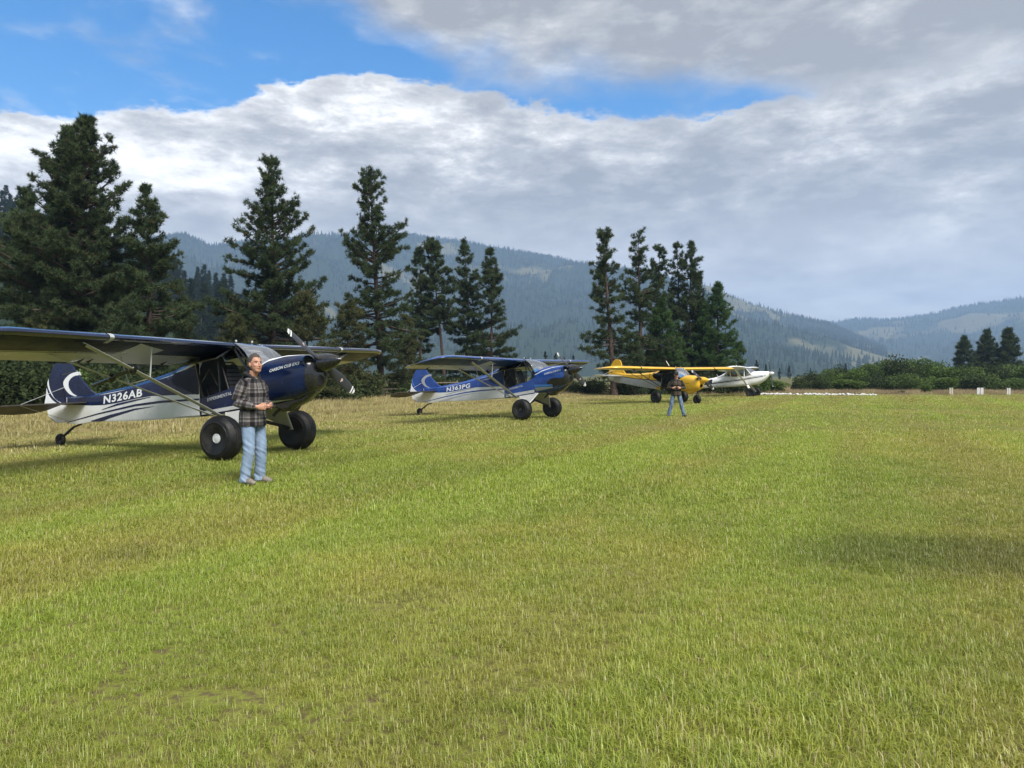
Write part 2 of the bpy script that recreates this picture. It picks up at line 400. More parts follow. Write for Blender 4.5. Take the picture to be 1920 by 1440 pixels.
# ------------------------------------------------------------------ ground sheet
rad = list(np.arange(0.8, 84, 1.1)); r_ = rad[-1]
while r_ < 5100: r_ *= 1.16; rad.append(r_)
seg = 132; V = [(0, 20, float(gz(0, 20)))]; Fc = []
for i, r_ in enumerate(rad):
    for k in range(seg):
        a = 2 * math.pi * k / seg; X = r_ * math.cos(a); Y = 20 + r_ * math.sin(a)
        V.append((X, Y, float(gz(X, Y))))
for k in range(seg): Fc.append((0, 1 + k, 1 + (k + 1) % seg))
for i in range(len(rad) - 1):
    for k in range(seg):
        a = 1 + i * seg + k; b = 1 + i * seg + (k + 1) % seg; Fc.append((a, a + seg, b + seg, b))
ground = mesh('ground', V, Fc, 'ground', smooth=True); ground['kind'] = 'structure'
bm = bmesh.new(); bm.from_mesh(ground.data); bmesh.ops.recalc_face_normals(bm, faces=bm.faces); bm.to_mesh(ground.data); bm.free()

# ------------------------------------------------------------------ instancing with geometry nodes
def scatter(name, pts, rots, scls, tile, kind='stuff'):
    me = bpy.data.meshes.new(name); me.vertices.add(len(pts)); me.vertices.foreach_set('co', np.asarray(pts, np.float32).ravel())
    for nm, arr in (('rot', rots), ('scl', scls)):
        at = me.attributes.new(nm, 'FLOAT', 'POINT'); at.data.foreach_set('value', np.asarray(arr, np.float32))
    me.update(); o = bpy.data.objects.new(name, me); COL.objects.link(o); o['kind'] = kind
    ng = bpy.data.node_groups.new(name + ' scatter', 'GeometryNodeTree')
    ng.interface.new_socket('Geometry', in_out='INPUT', socket_type='NodeSocketGeometry')
    ng.interface.new_socket('Geometry', in_out='OUTPUT', socket_type='NodeSocketGeometry')
    gi = ng.nodes.new('NodeGroupInput'); go = ng.nodes.new('NodeGroupOutput')
    ip = ng.nodes.new('GeometryNodeInstanceOnPoints'); oi = ng.nodes.new('GeometryNodeObjectInfo'); oi.inputs['Object'].default_value = tile
    na = ng.nodes.new('GeometryNodeInputNamedAttribute'); na.data_type = 'FLOAT'; na.inputs['Name'].default_value = 'rot'
    nb = ng.nodes.new('GeometryNodeInputNamedAttribute'); nb.data_type = 'FLOAT'; nb.inputs['Name'].default_value = 'scl'
    cx = ng.nodes.new('ShaderNodeCombineXYZ')
    L = ng.links.new
    L(gi.outputs[0], ip.inputs['Points']); L(oi.outputs['Geometry'], ip.inputs['Instance'])
    L(na.outputs['Attribute'], cx.inputs[2]); L(cx.outputs[0], ip.inputs['Rotation']); L(nb.outputs['Attribute'], ip.inputs['Scale'])
    L(ip.outputs[0], go.inputs[0])
    md = o.modifiers.new('scatter', 'NODES'); md.node_group = ng
    return o
def raw_mesh(name, V, tris, m, tint=None, smooth=False):
    me = bpy.data.meshes.new(name); nv = len(V); nt = len(tris)
    me.vertices.add(nv); me.vertices.foreach_set('co', np.asarray(V, np.float32).ravel())
    me.loops.add(nt * 3); me.loops.foreach_set('vertex_index', np.asarray(tris, np.int32).ravel())
    me.polygons.add(nt); me.polygons.foreach_set('loop_start', np.arange(0, nt * 3, 3, dtype=np.int32))
    if smooth: me.polygons.foreach_set('use_smooth', np.ones(nt, bool))
    if tint is not None:
        at = me.attributes.new('tint', 'FLOAT', 'POINT'); at.data.foreach_set('value', np.asarray(tint, np.float32))
    me.materials.append(M[m] if isinstance(m, str) else m); me.update(calc_edges=True); return me
def blade_tile(name, size, n, h, wd, seed, stalk=.05):
    g = np.random.default_rng(seed)
    nc = max(1, n // 9)                                       # blades stand in little tussocks
    cen = g.uniform(-size / 2, size / 2, (nc, 2)); cs = g.uniform(.5, 1.25, nc); ct = g.normal(0, .13, nc)
    ci = g.integers(0, nc, n)
    P = cen[ci] + g.normal(0, .028 if size < 1.5 else .05, (n, 2)) * (1 if size < 3 else 2.5)
    H = h * cs[ci] * g.uniform(.45, 1.25, n); az_ = g.uniform(0, 2 * np.pi, n)
    st = g.random(n) < stalk
    H[st] *= g.uniform(1.2, 1.9, st.sum())
    W = wd * g.uniform(.6, 1.3, n); W[st] *= .55
    lean = g.uniform(.3, 1.5, n) * H; lean[st] *= .55
    dx, dy = np.cos(az_), np.sin(az_); sx, sy = -dy, dx
    tint = np.clip(g.uniform(0, .8, n) + ct[ci] * 1.0, 0, .80); tint[st] = g.uniform(.86, 1, st.sum())
    dead = g.random(n) < .045; tint[dead] = g.uniform(.84, 1, dead.sum())
    V = np.zeros((n, 5, 3), np.float32)
    for k, sgn in ((0, -1), (1, 1)):
        V[:, k, 0] = P[:, 0] + sgn * sx * W / 2; V[:, k, 1] = P[:, 1] + sgn * sy * W / 2; V[:, k, 2] = -.015
    for k, sgn in ((2, -1), (3, 1)):
        V[:, k, 0] = P[:, 0] + dx * lean * .35 + sgn * sx * W * .42; V[:, k, 1] = P[:, 1] + dy * lean * .35 + sgn * sy * W * .42; V[:, k, 2] = H * .62
    V[:, 4, 0] = P[:, 0] + dx * lean; V[:, 4, 1] = P[:, 1] + dy * lean; V[:, 4, 2] = H * .97 - lean * .22
    b = (np.arange(n) * 5)[:, None]
    T = np.concatenate([b + [0, 1, 3], b + [0, 3, 2], b + [2, 3, 4]], 0)
    me = raw_mesh(name, V.reshape(-1, 3), T, 'grass', np.repeat(tint, 5)); return bpy.data.objects.new(name, me)
def tile_points(size, y0, y1, seed, inner=None, wide=.80, pad=2.5, keep=1.):
    g = np.random.default_rng(seed); P = []
    st_ = size * .76
    for Y in np.arange(y0 - st_, y1, st_):
        half = (Y + size) * wide + pad
        for X in np.arange(-half, half + size, st_):
            if g.random() < keep: P.append((X + g.uniform(-.2, .2) * size, Y + size / 2 + g.uniform(-.2, .2) * size))
    P = np.array(P); Z = gz(P[:, 0], P[:, 1])
    sc_ = np.array([1.0 + .55 * mnoise.noise(Vector((a * .35, b * .35, 4.))) for a, b in P])
    return np.column_stack([P, Z]), g.uniform(0, 2 * np.pi, len(P)), np.clip(sc_ * g.uniform(.85, 1.15, len(P)), .62, 1.5)
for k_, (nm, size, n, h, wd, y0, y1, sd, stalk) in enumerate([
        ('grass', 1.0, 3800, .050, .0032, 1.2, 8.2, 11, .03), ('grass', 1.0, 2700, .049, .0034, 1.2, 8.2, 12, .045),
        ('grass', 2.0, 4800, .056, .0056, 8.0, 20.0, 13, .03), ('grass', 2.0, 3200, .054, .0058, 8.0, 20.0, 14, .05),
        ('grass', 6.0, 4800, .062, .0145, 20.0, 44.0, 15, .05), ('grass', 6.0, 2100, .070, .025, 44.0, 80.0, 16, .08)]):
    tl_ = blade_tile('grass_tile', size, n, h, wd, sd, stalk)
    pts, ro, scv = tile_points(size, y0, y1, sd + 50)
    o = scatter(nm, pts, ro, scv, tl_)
# tall dry grass along the edge of the strip, left behind the aircraft and at the far end
def dry_points(n, f, seed):
    g = np.random.default_rng(seed); out_ = []
    while len(out_) < n:
        X, Y = g.uniform(-45, 60), g.uniform(16, 78)
        if f(X, Y, g): out_.append((X, Y, float(gz(X, Y))))
    return np.array(out_), g.uniform(0, 6.28, n), g.uniform(.6, 1.3, n)
def fdry(X, Y, g):
    lat = X * RWY - Y * RWX
    if lat < -19.5 + g.normal(0, 1.8) and lat > -40: return True
    return Y > 63 + g.normal(0, 1.5)
tl_ = blade_tile('tall_grass_tile', 1.2, 110, .19, .014, 31, .5)
scatter('dry_grass', *dry_points(3600, fdry, 33), tl_)

# ------------------------------------------------------------------ mountains
def fbm(X, Y, s, o_=0., octv=5): return mnoise.fractal(Vector((X / s + o_, Y / s - o_, o_ * .7)), 1.0, 2.0, octv)
def ridged(X, Y, s, o_=0.): return mnoise.ridged_multi_fractal(Vector((X / s + o_, Y / s - o_, o_)), .9, 2.1, 5, 1.0, 2.0)
class Ridge:
    def __init__(s, prof, rc, r0, rough, seed, drop=5., back=1.7):
        pts = sorted(prof); s.a = np.array([math.atan((p[0] - 960) / 1442) for p in pts])
        s.h = np.array([1.55 + (704 - p[1] - drop) / 1442 * rc * math.cos(a) for p, a in zip(pts, s.a)])
        s.rc, s.r0, s.rough, s.seed, s.back = rc, r0, rough, seed, back
    def height(s, a, r):
        X, Y = r * math.sin(a), r * math.cos(a)
        hc = float(np.interp(a, s.a, s.h)); rc = s.rc * (1 + .05 * math.sin(a * 9 + s.seed)); hc *= rc / s.rc
        f = (r - s.r0) / (rc - s.r0)
        if f < 0: base = f * 40
        elif f <= 1: base = hc * (f ** 1.25 * .75 + .25 * f * f * (3 - 2 * f))
        else: base = hc * max(-.1, 1 - (f - 1) * s.back)
        tp = max(0., min(1., f * 3)) * (1 - .86 * math.exp(-((f - 1) / .16) ** 2))
        spur = ridged(X, Y, s.rc * .20, s.seed) - 1.05
        return base + tp * s.rough * hc * (spur * .5 + .35 * fbm(X, Y, s.rc * .05, s.seed)) * (1 if f <= 1 else .4) + .012 * hc * fbm(X, Y, s.rc * .012, s.seed + 3, 3)
    def meadow(s, a, r):
        X, Y = r * math.sin(a), r * math.cos(a)
        v = fbm(X, Y, s.rc * .11, s.seed + 9) + .35 * fbm(X, Y, s.rc * .03, s.seed + 5) + .25 * (ridged(X, Y, s.rc * .16, s.seed) - 1.05)
        v += (.30 if s.rc < 4000 else .12) * max(0., min(1., (math.degrees(a) - 3) / 14)) - .12
        return max(0., min(1., (v - .18) / .5))
    def build(s, name, a0, a1, na, r1, nr, m):
        A = np.radians(np.linspace(a0, a1, na)); Rr = np.linspace(s.r0 * .86, r1, nr)
        V = []; md = []
        for a in A:
            for r in Rr:
                V.append((r * math.sin(a), r * math.cos(a), s.height(a, r) - 3)); md.append(s.meadow(a, r))
        Fc = [(i * nr + j, i * nr + j + 1, (i + 1) * nr + j + 1, (i + 1) * nr + j) for i in range(na - 1) for j in range(nr - 1)]
        o = mesh(name, V, Fc, m, smooth=True); o['kind'] = 'structure'
        at = o.data.attributes.new('meadow', 'FLOAT', 'POINT'); at.data.foreach_set('value', np.array(md, np.float32))
        bm = bmesh.new(); bm.from_mesh(o.data); bmesh.ops.recalc_face_normals(bm, faces=bm.faces)
        if sum(f.normal.z for f in bm.faces) < 0: bmesh.ops.reverse_faces(bm, faces=bm.faces)
        bm.to_mesh(o.data); bm.free(); return o
def mountain_mat():
    m = bpy.data.materials.new('wooded slope'); m.use_nodes = True; q = N(m.node_tree); b = q.n['Principled BSDF']
    p = q.new('ShaderNodeNewGeometry').outputs['Position']
    at = q.new('ShaderNodeAttribute'); at.attribute_name = 'meadow'
    n1 = q.noise(p, .012, 6, .65); n2 = q.noise(p, .05, 5, .65)
    f = q.maprange(q.m('ADD', at.outputs['Fac'], q.m('MULTIPLY', q.m('SUBTRACT', n1, .5), 1.3)), .25, .75)
    forest = q.mix(n2, (.013, .025, .016), (.034, .050, .030))
    grassy = q.mix(n2, (.07, .075, .04), (.16, .145, .08))
    q.link(q.mix(f, forest, grassy), b.inputs['Base Color']); b.inputs['Roughness'].default_value = 1; b.inputs['Specular IOR Level'].default_value = .05
    return m
M['mountain'] = mountain_mat()
main_r = Ridge([(-900, 470), (-400, 430), (0, 452), (250, 448), (320, 440), (348, 436), (392, 456), (440, 450), (520, 443), (620, 433), (700, 434), (780, 440), (860, 446), (960, 464), (1040, 481), (1100, 490), (1220, 508), (1330, 530), (1400, 562), (1480, 585), (1550, 601), (1620, 630), (1720, 672), (1850, 704), (2600, 704)], 3000, 950, .24, 2.3)
right_r = Ridge([(900, 690), (1350, 640), (1450, 612), (1550, 600), (1600, 595), (1690, 595), (1760, 583), (1800, 573), (1850, 565), (1920, 555), (2100, 530), (2400, 520), (3200, 560)], 4600, 2000, .26, 6.1, drop=4)
foot_r = Ridge([(-1600, 330), (-500, 352), (-200, 372), (0, 402), (100, 434), (200, 474), (320, 534), (420, 592), (520, 650), (640, 698), (720, 706), (1200, 707)], 430, 150, .18, 1.2, drop=0)
main_r.build('mountain', -48, 40, 380, 3900, 84, 'mountain')
right_r.build('mountain', -6, 52, 230, 5700, 60, 'mountain')
foot_r.build('foothill', -52, -6, 110, 640, 34, 'mountain')

def needle_mat(name, lo, hi, brown=(.085, .062, .03)):
    m = bpy.data.materials.new(name); m.use_nodes = True; q = N(m.node_tree); q.n.clear()
    at = q.new('ShaderNodeAttribute'); at.attribute_name = 'tint'
    c = q.mix(at.outputs['Fac'], lo, hi); c = q.mix(q.maprange(at.outputs['Fac'], .90, .95), c, brown)
    df = q.new('ShaderNodeBsdfDiffuse'); tl = q.new('ShaderNodeBsdfTranslucent'); q.link(c, df.inputs[0]); q.link(c, tl.inputs[0])
    m1 = q.new('ShaderNodeMixShader'); m1.inputs[0].default_value = .25; q.link(df.outputs[0], m1.inputs[1]); q.link(tl.outputs[0], m1.inputs[2])
    o = q.new('ShaderNodeOutputMaterial'); q.link(m1.outputs[0], o.inputs[0]); return m
M['needle'] = needle_mat('pine needles', (.030, .049, .027), (.100, .132, .060))
M['needle_warm'] = needle_mat('pine needles olive', (.042, .055, .026), (.125, .135, .058), (.13, .085, .04))
M['needle_young'] = needle_mat('young pine needles', (.038, .078, .030), (.10, .165, .055))
M['needle_far'] = needle_mat('far needles', (.016, .030, .018), (.036, .055, .030))
M['leaf'] = needle_mat('shrub leaves', (.055, .092, .030), (.135, .19, .06), (.10, .11, .03))
M['leaf_dark'] = needle_mat('dark shrub leaves', (.032, .048, .022), (.08, .102, .042), (.09, .075, .035))
M['leaf_light'] = needle_mat('light shrub leaves', (.055, .095, .026), (.13, .19, .05), (.14, .15, .05))

# distant woods on the mountains: one mass of small conifers
def far_conifer(name, seed):
    g = np.random.default_rng(seed); V = []; T = []; tn = []
    for lv in range(5):
        z0 = .08 + lv * .175; r0 = .19 * (1 - lv / 5.6); z1 = z0 + .30; k = 7; b = len(V)
        for i in range(k):
            a = 2 * math.pi * (i + g.random()) / k; r = r0 * g.uniform(.6, 1.2); V.append((r * math.cos(a), r * math.sin(a), z0 + g.uniform(-.03, .03))); tn.append(g.random() * .8)
        V.append((0, 0, min(1, z1))); tn.append(.5)
        T += [(b + i, b + (i + 1) % k, b + k) for i in range(k)]
    return bpy.data.objects.new(name, raw_mesh(name, V, T, 'needle_far', tn))
def wood(rg, n, a0, a1, f0, f1, seed, tile, smin, smax):
    g = np.random.default_rng(seed); P = []; S_ = []
    while len(P) < n:
        a = R(g.uniform(a0, a1)); f = math.sqrt(g.uniform(f0 * f0, f1 * f1)); r = rg.r0 + f * (rg.rc - rg.r0)
        if g.random() < rg.meadow(a, r) * .93: continue
        h = rg.height(a, r)
        P.append((r * math.sin(a), r * math.cos(a), h - 4)); S_.append(g.uniform(smin, smax))
    return np.array(P), g.uniform(0, 6.28, n), np.array(S_)
cn = far_conifer('far_conifer', 3)
wd1 = wood(main_r, 28000, -32, 26, .02, 1.04, 5, cn, 6, 18); wd2 = wood(right_r, 9000, 6, 40, .02, 1.03, 6, cn, 9, 22)
ww = [np.concatenate([a, b]) for a, b in zip(wd1, wd2)]
scatter('distant_forest', *ww, cn)

# ------------------------------------------------------------------ pines
def pine_parts(h, rad_, c0, p, seed, dens=1., trunk_r=.22, lean=(0, 0), twin=None, tuft=.24, per=13, tdens=1., open_=.35):
    g = np.random.default_rng(seed)
    leaders = [((0., 0.), h, 1.)] + ([twin] if twin else [])
    wood_b = B(); TP = []; TD = []; TS = []
    for li, ((ox, oy), hh, rf) in enumerate(leaders):
        bend = g.normal(0, .012 * hh, 2)
        def axis(t_):
            t_ = np.asarray(t_, float); k = np.clip(t_ * 2.2, 0, 1)
            return np.stack([ox * k + lean[0] * hh * t_ + bend[0] * np.sin(t_ * 3), oy * k + lean[1] * hh * t_ + bend[1] * np.sin(t_ * 3), t_ * hh], -1)
        ts = np.linspace(0, 1, 10)
        tr = [max(.02, trunk_r * rf * (1.0 if li == 0 else .75) * ((1 - a) ** .85) * (1 + .35 * math.exp(-a * 30))) for a in ts]
        pts = axis(ts); pts[0, 2] = -.15
        wood_b.tube([tuple(q) for q in pts], tr, 10)
        nb = int(dens * hh * 6.9)
        tb = c0 + (1 - c0) * np.sort(g.uniform(0, 1, nb) ** .9); az0 = g.uniform(0, 6.28)
        s_ = (tb - c0) / (1 - c0)
        prof = np.clip(s_ / .10, .35, 1) ** .6 * (1 - s_) ** p + .05
        gust = 1 + open_ * np.sin(s_ * 17 + seed) * .5
        L = rad_ * rf * prof * g.uniform(.55, 1.12, nb) * gust + .25 * (1 - .72 * s_)
        big_ = g.random(nb) < .10; L[big_] *= 1.15
        azb = az0 + np.arange(nb) * 2.4 + g.normal(0, .5, nb)
        el = np.radians(-12 + 62 * s_ ** 1.4 + g.normal(0, 9, nb))
        st = axis(tb)
        for i in range(nb):
            d0 = np.array([math.cos(azb[i]) * math.cos(el[i]), math.sin(azb[i]) * math.cos(el[i]), math.sin(el[i])])
            vv = np.array([0, .35, .7, 1.])
            curve = lambda v: st[i] + d0 * (L[i] * v)[:, None] + np.array([0, 0, 1.]) * ((.20 * v ** 2 - .06 * v) * L[i])[:, None]
            cpts = curve(vv)
            br = .012 + .020 * L[i] * trunk_r / .22
            wood_b.tube([tuple(q) for q in cpts], [br, br * .75, br * .5, .008], 4, cap=False)
            nt = max(3, int(5.8 * L[i] * tdens))
            v = g.uniform(.28, 1.02, nt); v[0] = 1.0
            side = np.array([-d0[1], d0[0], 0.]); side /= max(1e-6, np.linalg.norm(side))
            spread = .34 * L[i] * (1.08 - v)
            so = g.uniform(-1, 1, nt) * spread
            c = curve(v) + side * so[:, None] + np.array([0, 0, 1.]) * (np.abs(so) * .15 + g.normal(0, .06, nt))[:, None]
            for j in range(0, nt, 2):
                wood_b.add([*map(tuple, (curve(np.array([max(.2, v[j] - .12)]))[0], c[j], c[j] + [0, 0, -.02]))], [(0, 1, 2)])
            k = g.integers(4, 7, nt); idx = np.repeat(np.arange(nt), k)
            TP.append(c[idx] + g.normal(0, .085, (len(idx), 3)) * [1, 1, .8])
            TD.append(np.tile(d0 * .5 + [0, 0, .45], (len(idx), 1))); TS.append(np.repeat(g.uniform(0, 1, nt), k))
        TP.append(axis(np.full(14, 1.0)) + np.column_stack([g.normal(0, .07, (14, 2)), g.uniform(-.7, .12, 14)])); TD.append(np.tile([0, 0, 1.], (14, 1))); TS.append(g.uniform(0, 1, 14))
    P = np.concatenate(TP); D = np.concatenate(TD); S_ = np.concatenate(TS); n = len(P)
    P = np.repeat(P, per, 0); D = np.repeat(D, per, 0)
    d_ = D + g.normal(0, .75, P.shape); d_ /= np.linalg.norm(d_, axis=1)[:, None] + 1e-9
    ln = tuft * g.uniform(.6, 1.25, len(P)); wv = np.cross(d_, g.normal(0, 1, P.shape)); wv /= np.linalg.norm(wv, axis=1)[:, None] + 1e-9
    wv *= (.0185 * tuft / .27 * g.uniform(.7, 1.4, len(P)))[:, None]
    V = np.stack([P - wv, P + wv, P + d_ * ln[:, None]], 1).reshape(-1, 3)
    T = np.arange(len(V)).reshape(-1, 3)
    tint = np.clip(np.repeat(S_ * .7, per) + g.uniform(0, .25, len(P)), 0, .88); dead = np.repeat(g.random(n) < .025, per); tint[dead] = .97
    return wood_b, V, T, np.repeat(tint, 3)
def pine(label, X, Y, h, rad_, c0, p, seed, needle='needle', bark='bark', group='pines along the edge of the field', name='pine_tree', **kw):
    if kw.get('twin'): kw['twin'] = (kw['twin'][0], kw['twin'][1] - .6, kw['twin'][2])
    wb, V, T, tn = pine_parts(h - (.75 if h > 11 else .35), rad_ * .88, c0, p, seed, **kw)
    root = thing(name, label, 'tree', (X, Y, float(gz(X, Y))), 0, group)
    o = wb.obj('trunk', bark, root, smooth=True)
    c = bpy.data.objects.new('crown', raw_mesh('crown', V, T, needle, tn)); COL.objects.link(c); c.parent = root
    return root
def at(px, Y): return (px - 960) / 1442 * Y
def hgt(py, Y): return 1.55 + (704 - py) / 1442 * Y
pine('huge twin-topped dark pine towering at the left edge', at(165, 42), 42, hgt(205, 42), 6.4, .02, .86, 101, dens=1.9, tdens=1.25, trunk_r=.30, twin=((-1.15, .3), hgt(222, 42), .8))
pine('dark pine with pointed top against the right side of the huge twin-topped pine', at(272, 40), 40, hgt(330, 40), 3.4, .04, .86, 102, dens=1.8, tdens=1.3, trunk_r=.2)
pine('dark pine half cut off by the left edge of the picture', at(48, 45), 45, hgt(340, 45), 4.6, .03, .82, 103, dens=1.6, tdens=1.2, trunk_r=.24)
pine('broad dark pine leaning over the nearest aircraft, brownish at its foot', at(508, 48), 48, hgt(281, 48), 4.9, .05, .80, 104, dens=1.6, tdens=1.2, trunk_r=.24, open_=.5)
pine('tall open-crowned pine with bare reddish trunk right of the propeller', at(716, 54), 54, hgt(310, 54), 3.3, .14, .55, 105, dens=1.3, tdens=1.15, trunk_r=.27, lean=(-.055, 0), open_=.8)
pine('slim pine left of the leaning bare trunk', at(786, 70), 70, hgt(455, 70), 2.9, .05, .8, 106, dens=1.1, tdens=1.1, trunk_r=.17, tuft=.28)
pine('thin leaning pine with long bare trunk above the second aircraft', at(836, 70), 70, hgt(438, 70), 2.1, .40, .5, 107, dens=1.1, tdens=1.1, trunk_r=.17, lean=(-.10, 0), tuft=.28)
pine('straight full pine, middle of the three above the second aircraft', at(868, 72), 72, hgt(440, 72), 2.8, .05, .7, 108, dens=1.15, tdens=1.1, trunk_r=.18, tuft=.28)
pine('full pine at the right end of the trees above the second aircraft', at(919, 69), 69, hgt(455, 69), 3.2, .04, .85, 109, dens=1.25, tdens=1.15, trunk_r=.18, tuft=.28)
pine('tall narrow pine, leftmost of the clump behind the yellow aircraft', at(1152, 60), 60, hgt(418, 60), 2.2, .05, .45, 110, dens=1.15, tdens=1.05, trunk_r=.24, lean=(-.075, 0), open_=.6, tuft=.26)
pine('tall open pine, second from the left in the clump behind the yellow aircraft', at(1205, 63), 63, hgt(422, 63), 2.2, .10, .45, 111, dens=1.05, tdens=1.05, trunk_r=.22, lean=(-.03, 0), open_=.9, tuft=.26)
pine('tall pine with ragged top in the middle of the clump', at(1238, 70), 70, hgt(453, 70), 1.9, .12, .45, 112, dens=1.05, tdens=1.05, trunk_r=.16, open_=.8, tuft=.26)
pine('slender pine rising in the clump left of its last tall pine', at(1268, 72), 72, hgt(446, 72), 1.8, .12, .45, 113, dens=1.0, tdens=1.05, trunk_r=.16, open_=.8, tuft=.26)
pine('last tall pine at the right of the clump', at(1297, 70), 70, hgt(443, 70), 2.1, .10, .5, 114, dens=1.1, tdens=1.05, trunk_r=.17, open_=.8, tuft=.26)
pine('bright green young pine right behind the yellow wing', at(1240, 64), 64, hgt(558, 64), 2.8, .02, .8, 115, 'needle_young', dens=2.0, tdens=1.3, trunk_r=.13, name='young_pine', tuft=.26)
pine('dense dark young pine in front of the slender trunks of the clump', at(1310, 71), 71, hgt(505, 71), 2.9, .02, .8, 116, dens=1.6, tdens=1.3, trunk_r=.15, name='young_pine')
pine('spreading young pine with several spiky tops at the right of the clump', at(1346, 69), 69, hgt(528, 69), 3.2, .02, .75, 117, 'needle_young', dens=1.8, tdens=1.3, trunk_r=.15, name='young_pine', twin=((-1.1, .2), hgt(560, 69), .7))
for (px_, py_, Y, r_, sd, lab) in [(1808, 630, 120, 3.0, 121, 'left one of the three dark conifers above the far hedge'), (1852, 617, 124, 3.3, 122, 'middle of the three dark conifers above the far hedge'), (1891, 613, 120, 3.2, 123, 'right and tallest of the three dark conifers above the far hedge'), (1935, 665, 100, 2.6, 124, 'dark conifer cut by the right edge of the picture')]:
    pine(lab, at(px_, Y), Y, hgt(py_, Y), r_ * .95, .03, .85, sd, dens=2.2, tdens=1.1, trunk_r=.2, open_=.1, tuft=.45, per=7, group='conifers beyond the far hedge')
for (px_, py_, Y, r_, sd, nd, lab) in [
    (575, 545, 46, 2.3, 131, 'needle_warm', 'brownish bushy pine low behind the nearest propeller'), (440, 590, 44, 1.9, 132, 'needle_warm', 'low olive pine above the nearest cockpit'),
    (655, 560, 51, 1.9, 133, 'needle_warm', 'low grey-green pine left of the reddish trunk'), (345, 560, 50, 1.6, 134, 'needle', 'small pine between the two big left pines'),
    (760, 590, 60, 1.9, 135, 'needle_warm', 'low spreading pine right of the reddish trunk'), (240, 560, 38, 1.9, 136, 'needle', 'low dark pine above the nearest wing strut'),
    (90, 590, 39, 2.0, 137, 'needle_warm', 'low olive pine over the tail of the nearest aircraft'), (1190, 640, 60, 1.2, 138, 'needle', 'small pine between the first two trunks of the clump'),
    (1385, 640, 70, 1.3, 139, 'needle_young', 'small green pine at the right foot of the clump')]:
    pine(lab, at(px_, Y), Y, hgt(py_, Y), r_, .02, .55, sd, nd, dens=1.9, tdens=1.2, trunk_r=.12, name='young_pine', tuft=.24, per=9, group='low pines under the big ones')

# hazy conifers of the foothill: three kinds, copied
far_kinds = []
for k_ in range(3):
    wb, V, T, tn = pine_parts(20., 2.6 + .5 * k_, .12, .8, 200 + k_, dens=.62, tdens=.42, trunk_r=.25, tuft=.9, per=6)
    V = V.copy()
    root = thing('foothill_conifer', 'slim hazy conifer among many on the left foothill', 'tree', (0, 0, 0), 0, 'hazy conifers on the left foothill')
    wb.obj('trunk', 'bark_grey', root)
    c = bpy.data.objects.new('crown', raw_mesh('crown', V, T, 'needle_far', tn)); COL.objects.link(c); c.parent = root
    far_kinds.append(root)
g = np.random.default_rng(77); nfar = 0
cand = []
for a_deg, f_ in [(g.uniform(-38, -16.5) if _ < 125 else g.uniform(-51, -38), g.uniform(.12, 1.0)) for _ in range(200)]:
    a = R(a_deg); r_ = foot_r.r0 + f_ * (foot_r.rc - foot_r.r0); hh_ = foot_r.height(a, r_) - 3
    cand.append((r_ * math.sin(a), r_ * math.cos(a), hh_ - .4))
for X, Y, Z in cand:
    k_ = nfar % 3; s_ = g.uniform(.75, 1.2)
    if nfar < 3: o = far_kinds[k_]; o.location = (X, Y, Z); o.rotation_euler = (0, 0, g.uniform(0, 6)); o.scale = (s_,) * 3
    else: copy_tree(far_kinds[k_], (X, Y, Z), g.uniform(0, 6), s_)
    nfar += 1
# small far trees at the mountain's foot, seen between the clumps
for i, (px_, py_, Y) in enumerate([(985, 672, 190), (1022, 660, 210), (1042, 664, 200), (1058, 672, 230), (1075, 668, 190), (1418, 676, 170), (1436, 684, 200), (1462, 690, 260), (1480, 686, 280), (1520, 690, 300), (1585, 682, 260)]):
    h_ = hgt(py_, Y)
    copy_tree(far_kinds[i % 3], (at(px_, Y), Y, 0), i * 1.3, h_ / 20, 'small hazy tree standing at the foot of the mountain', 'small trees at the foot of the mountain')

# ------------------------------------------------------------------ shrubs
def shrub_parts(w_, h_, seed, n=3600, leaf=.16, lobes=13):
    g = np.random.default_rng(seed); V = []
    c = []
    for _ in range(lobes):
        a = g.uniform(0, 6.28); r = w_ * .5 * math.sqrt(g.random()) * .72; z_ = g.uniform(.16, .80) * h_ * (1 - .35 * (r / (w_ * .5)) ** 2)
        c.append((r * math.cos(a), r * math.sin(a), z_, g.uniform(.20, .33) * min(w_, h_ * 1.3)))
    c = np.array(c); i = g.integers(0, lobes, n); u = g.normal(0, 1, (n, 3)); u /= np.linalg.norm(u, axis=1)[:, None]
    rr = c[i, 3] * g.uniform(.35, 1.12, n) ** .6
    P = c[i, :3] + u * rr[:, None] * [1, 1, .85]; P[:, 2] = np.abs(P[:, 2]) * .98 + .02
    d_ = u * .6 + g.normal(0, .7, (n, 3)) + [0, 0, .2]; d_ /= np.linalg.norm(d_, axis=1)[:, None]
    wv = np.cross(d_, g.normal(0, 1, (n, 3))); wv /= np.linalg.norm(wv, axis=1)[:, None] + 1e-9
    ln = leaf * g.uniform(.6, 1.4, n)
    V = np.stack([P, P + d_ * ln[:, None] * .5 + wv * ln[:, None] * .32, P + d_ * ln[:, None], P + d_ * ln[:, None] * .5 - wv * ln[:, None] * .32], 1).reshape(-1, 3)
    b = (np.arange(n) * 4)[:, None]; T = np.concatenate([b + [0, 1, 2], b + [0, 2, 3]], 0)
    tint = np.clip(.25 + .5 * g.random(lobes)[i] + g.uniform(-.25, .25, n), 0, .89)
    st = B()
    for k in range(6):
        q = c[k % lobes]; st.tube([(q[0] * .12, q[1] * .12, -.05), (q[0] * .5, q[1] * .5, q[2] * .5), (q[0], q[1], q[2])], [.05, .03, .012], 5)
    return st, V, T, np.repeat(tint, 4)
shrub_kinds = []
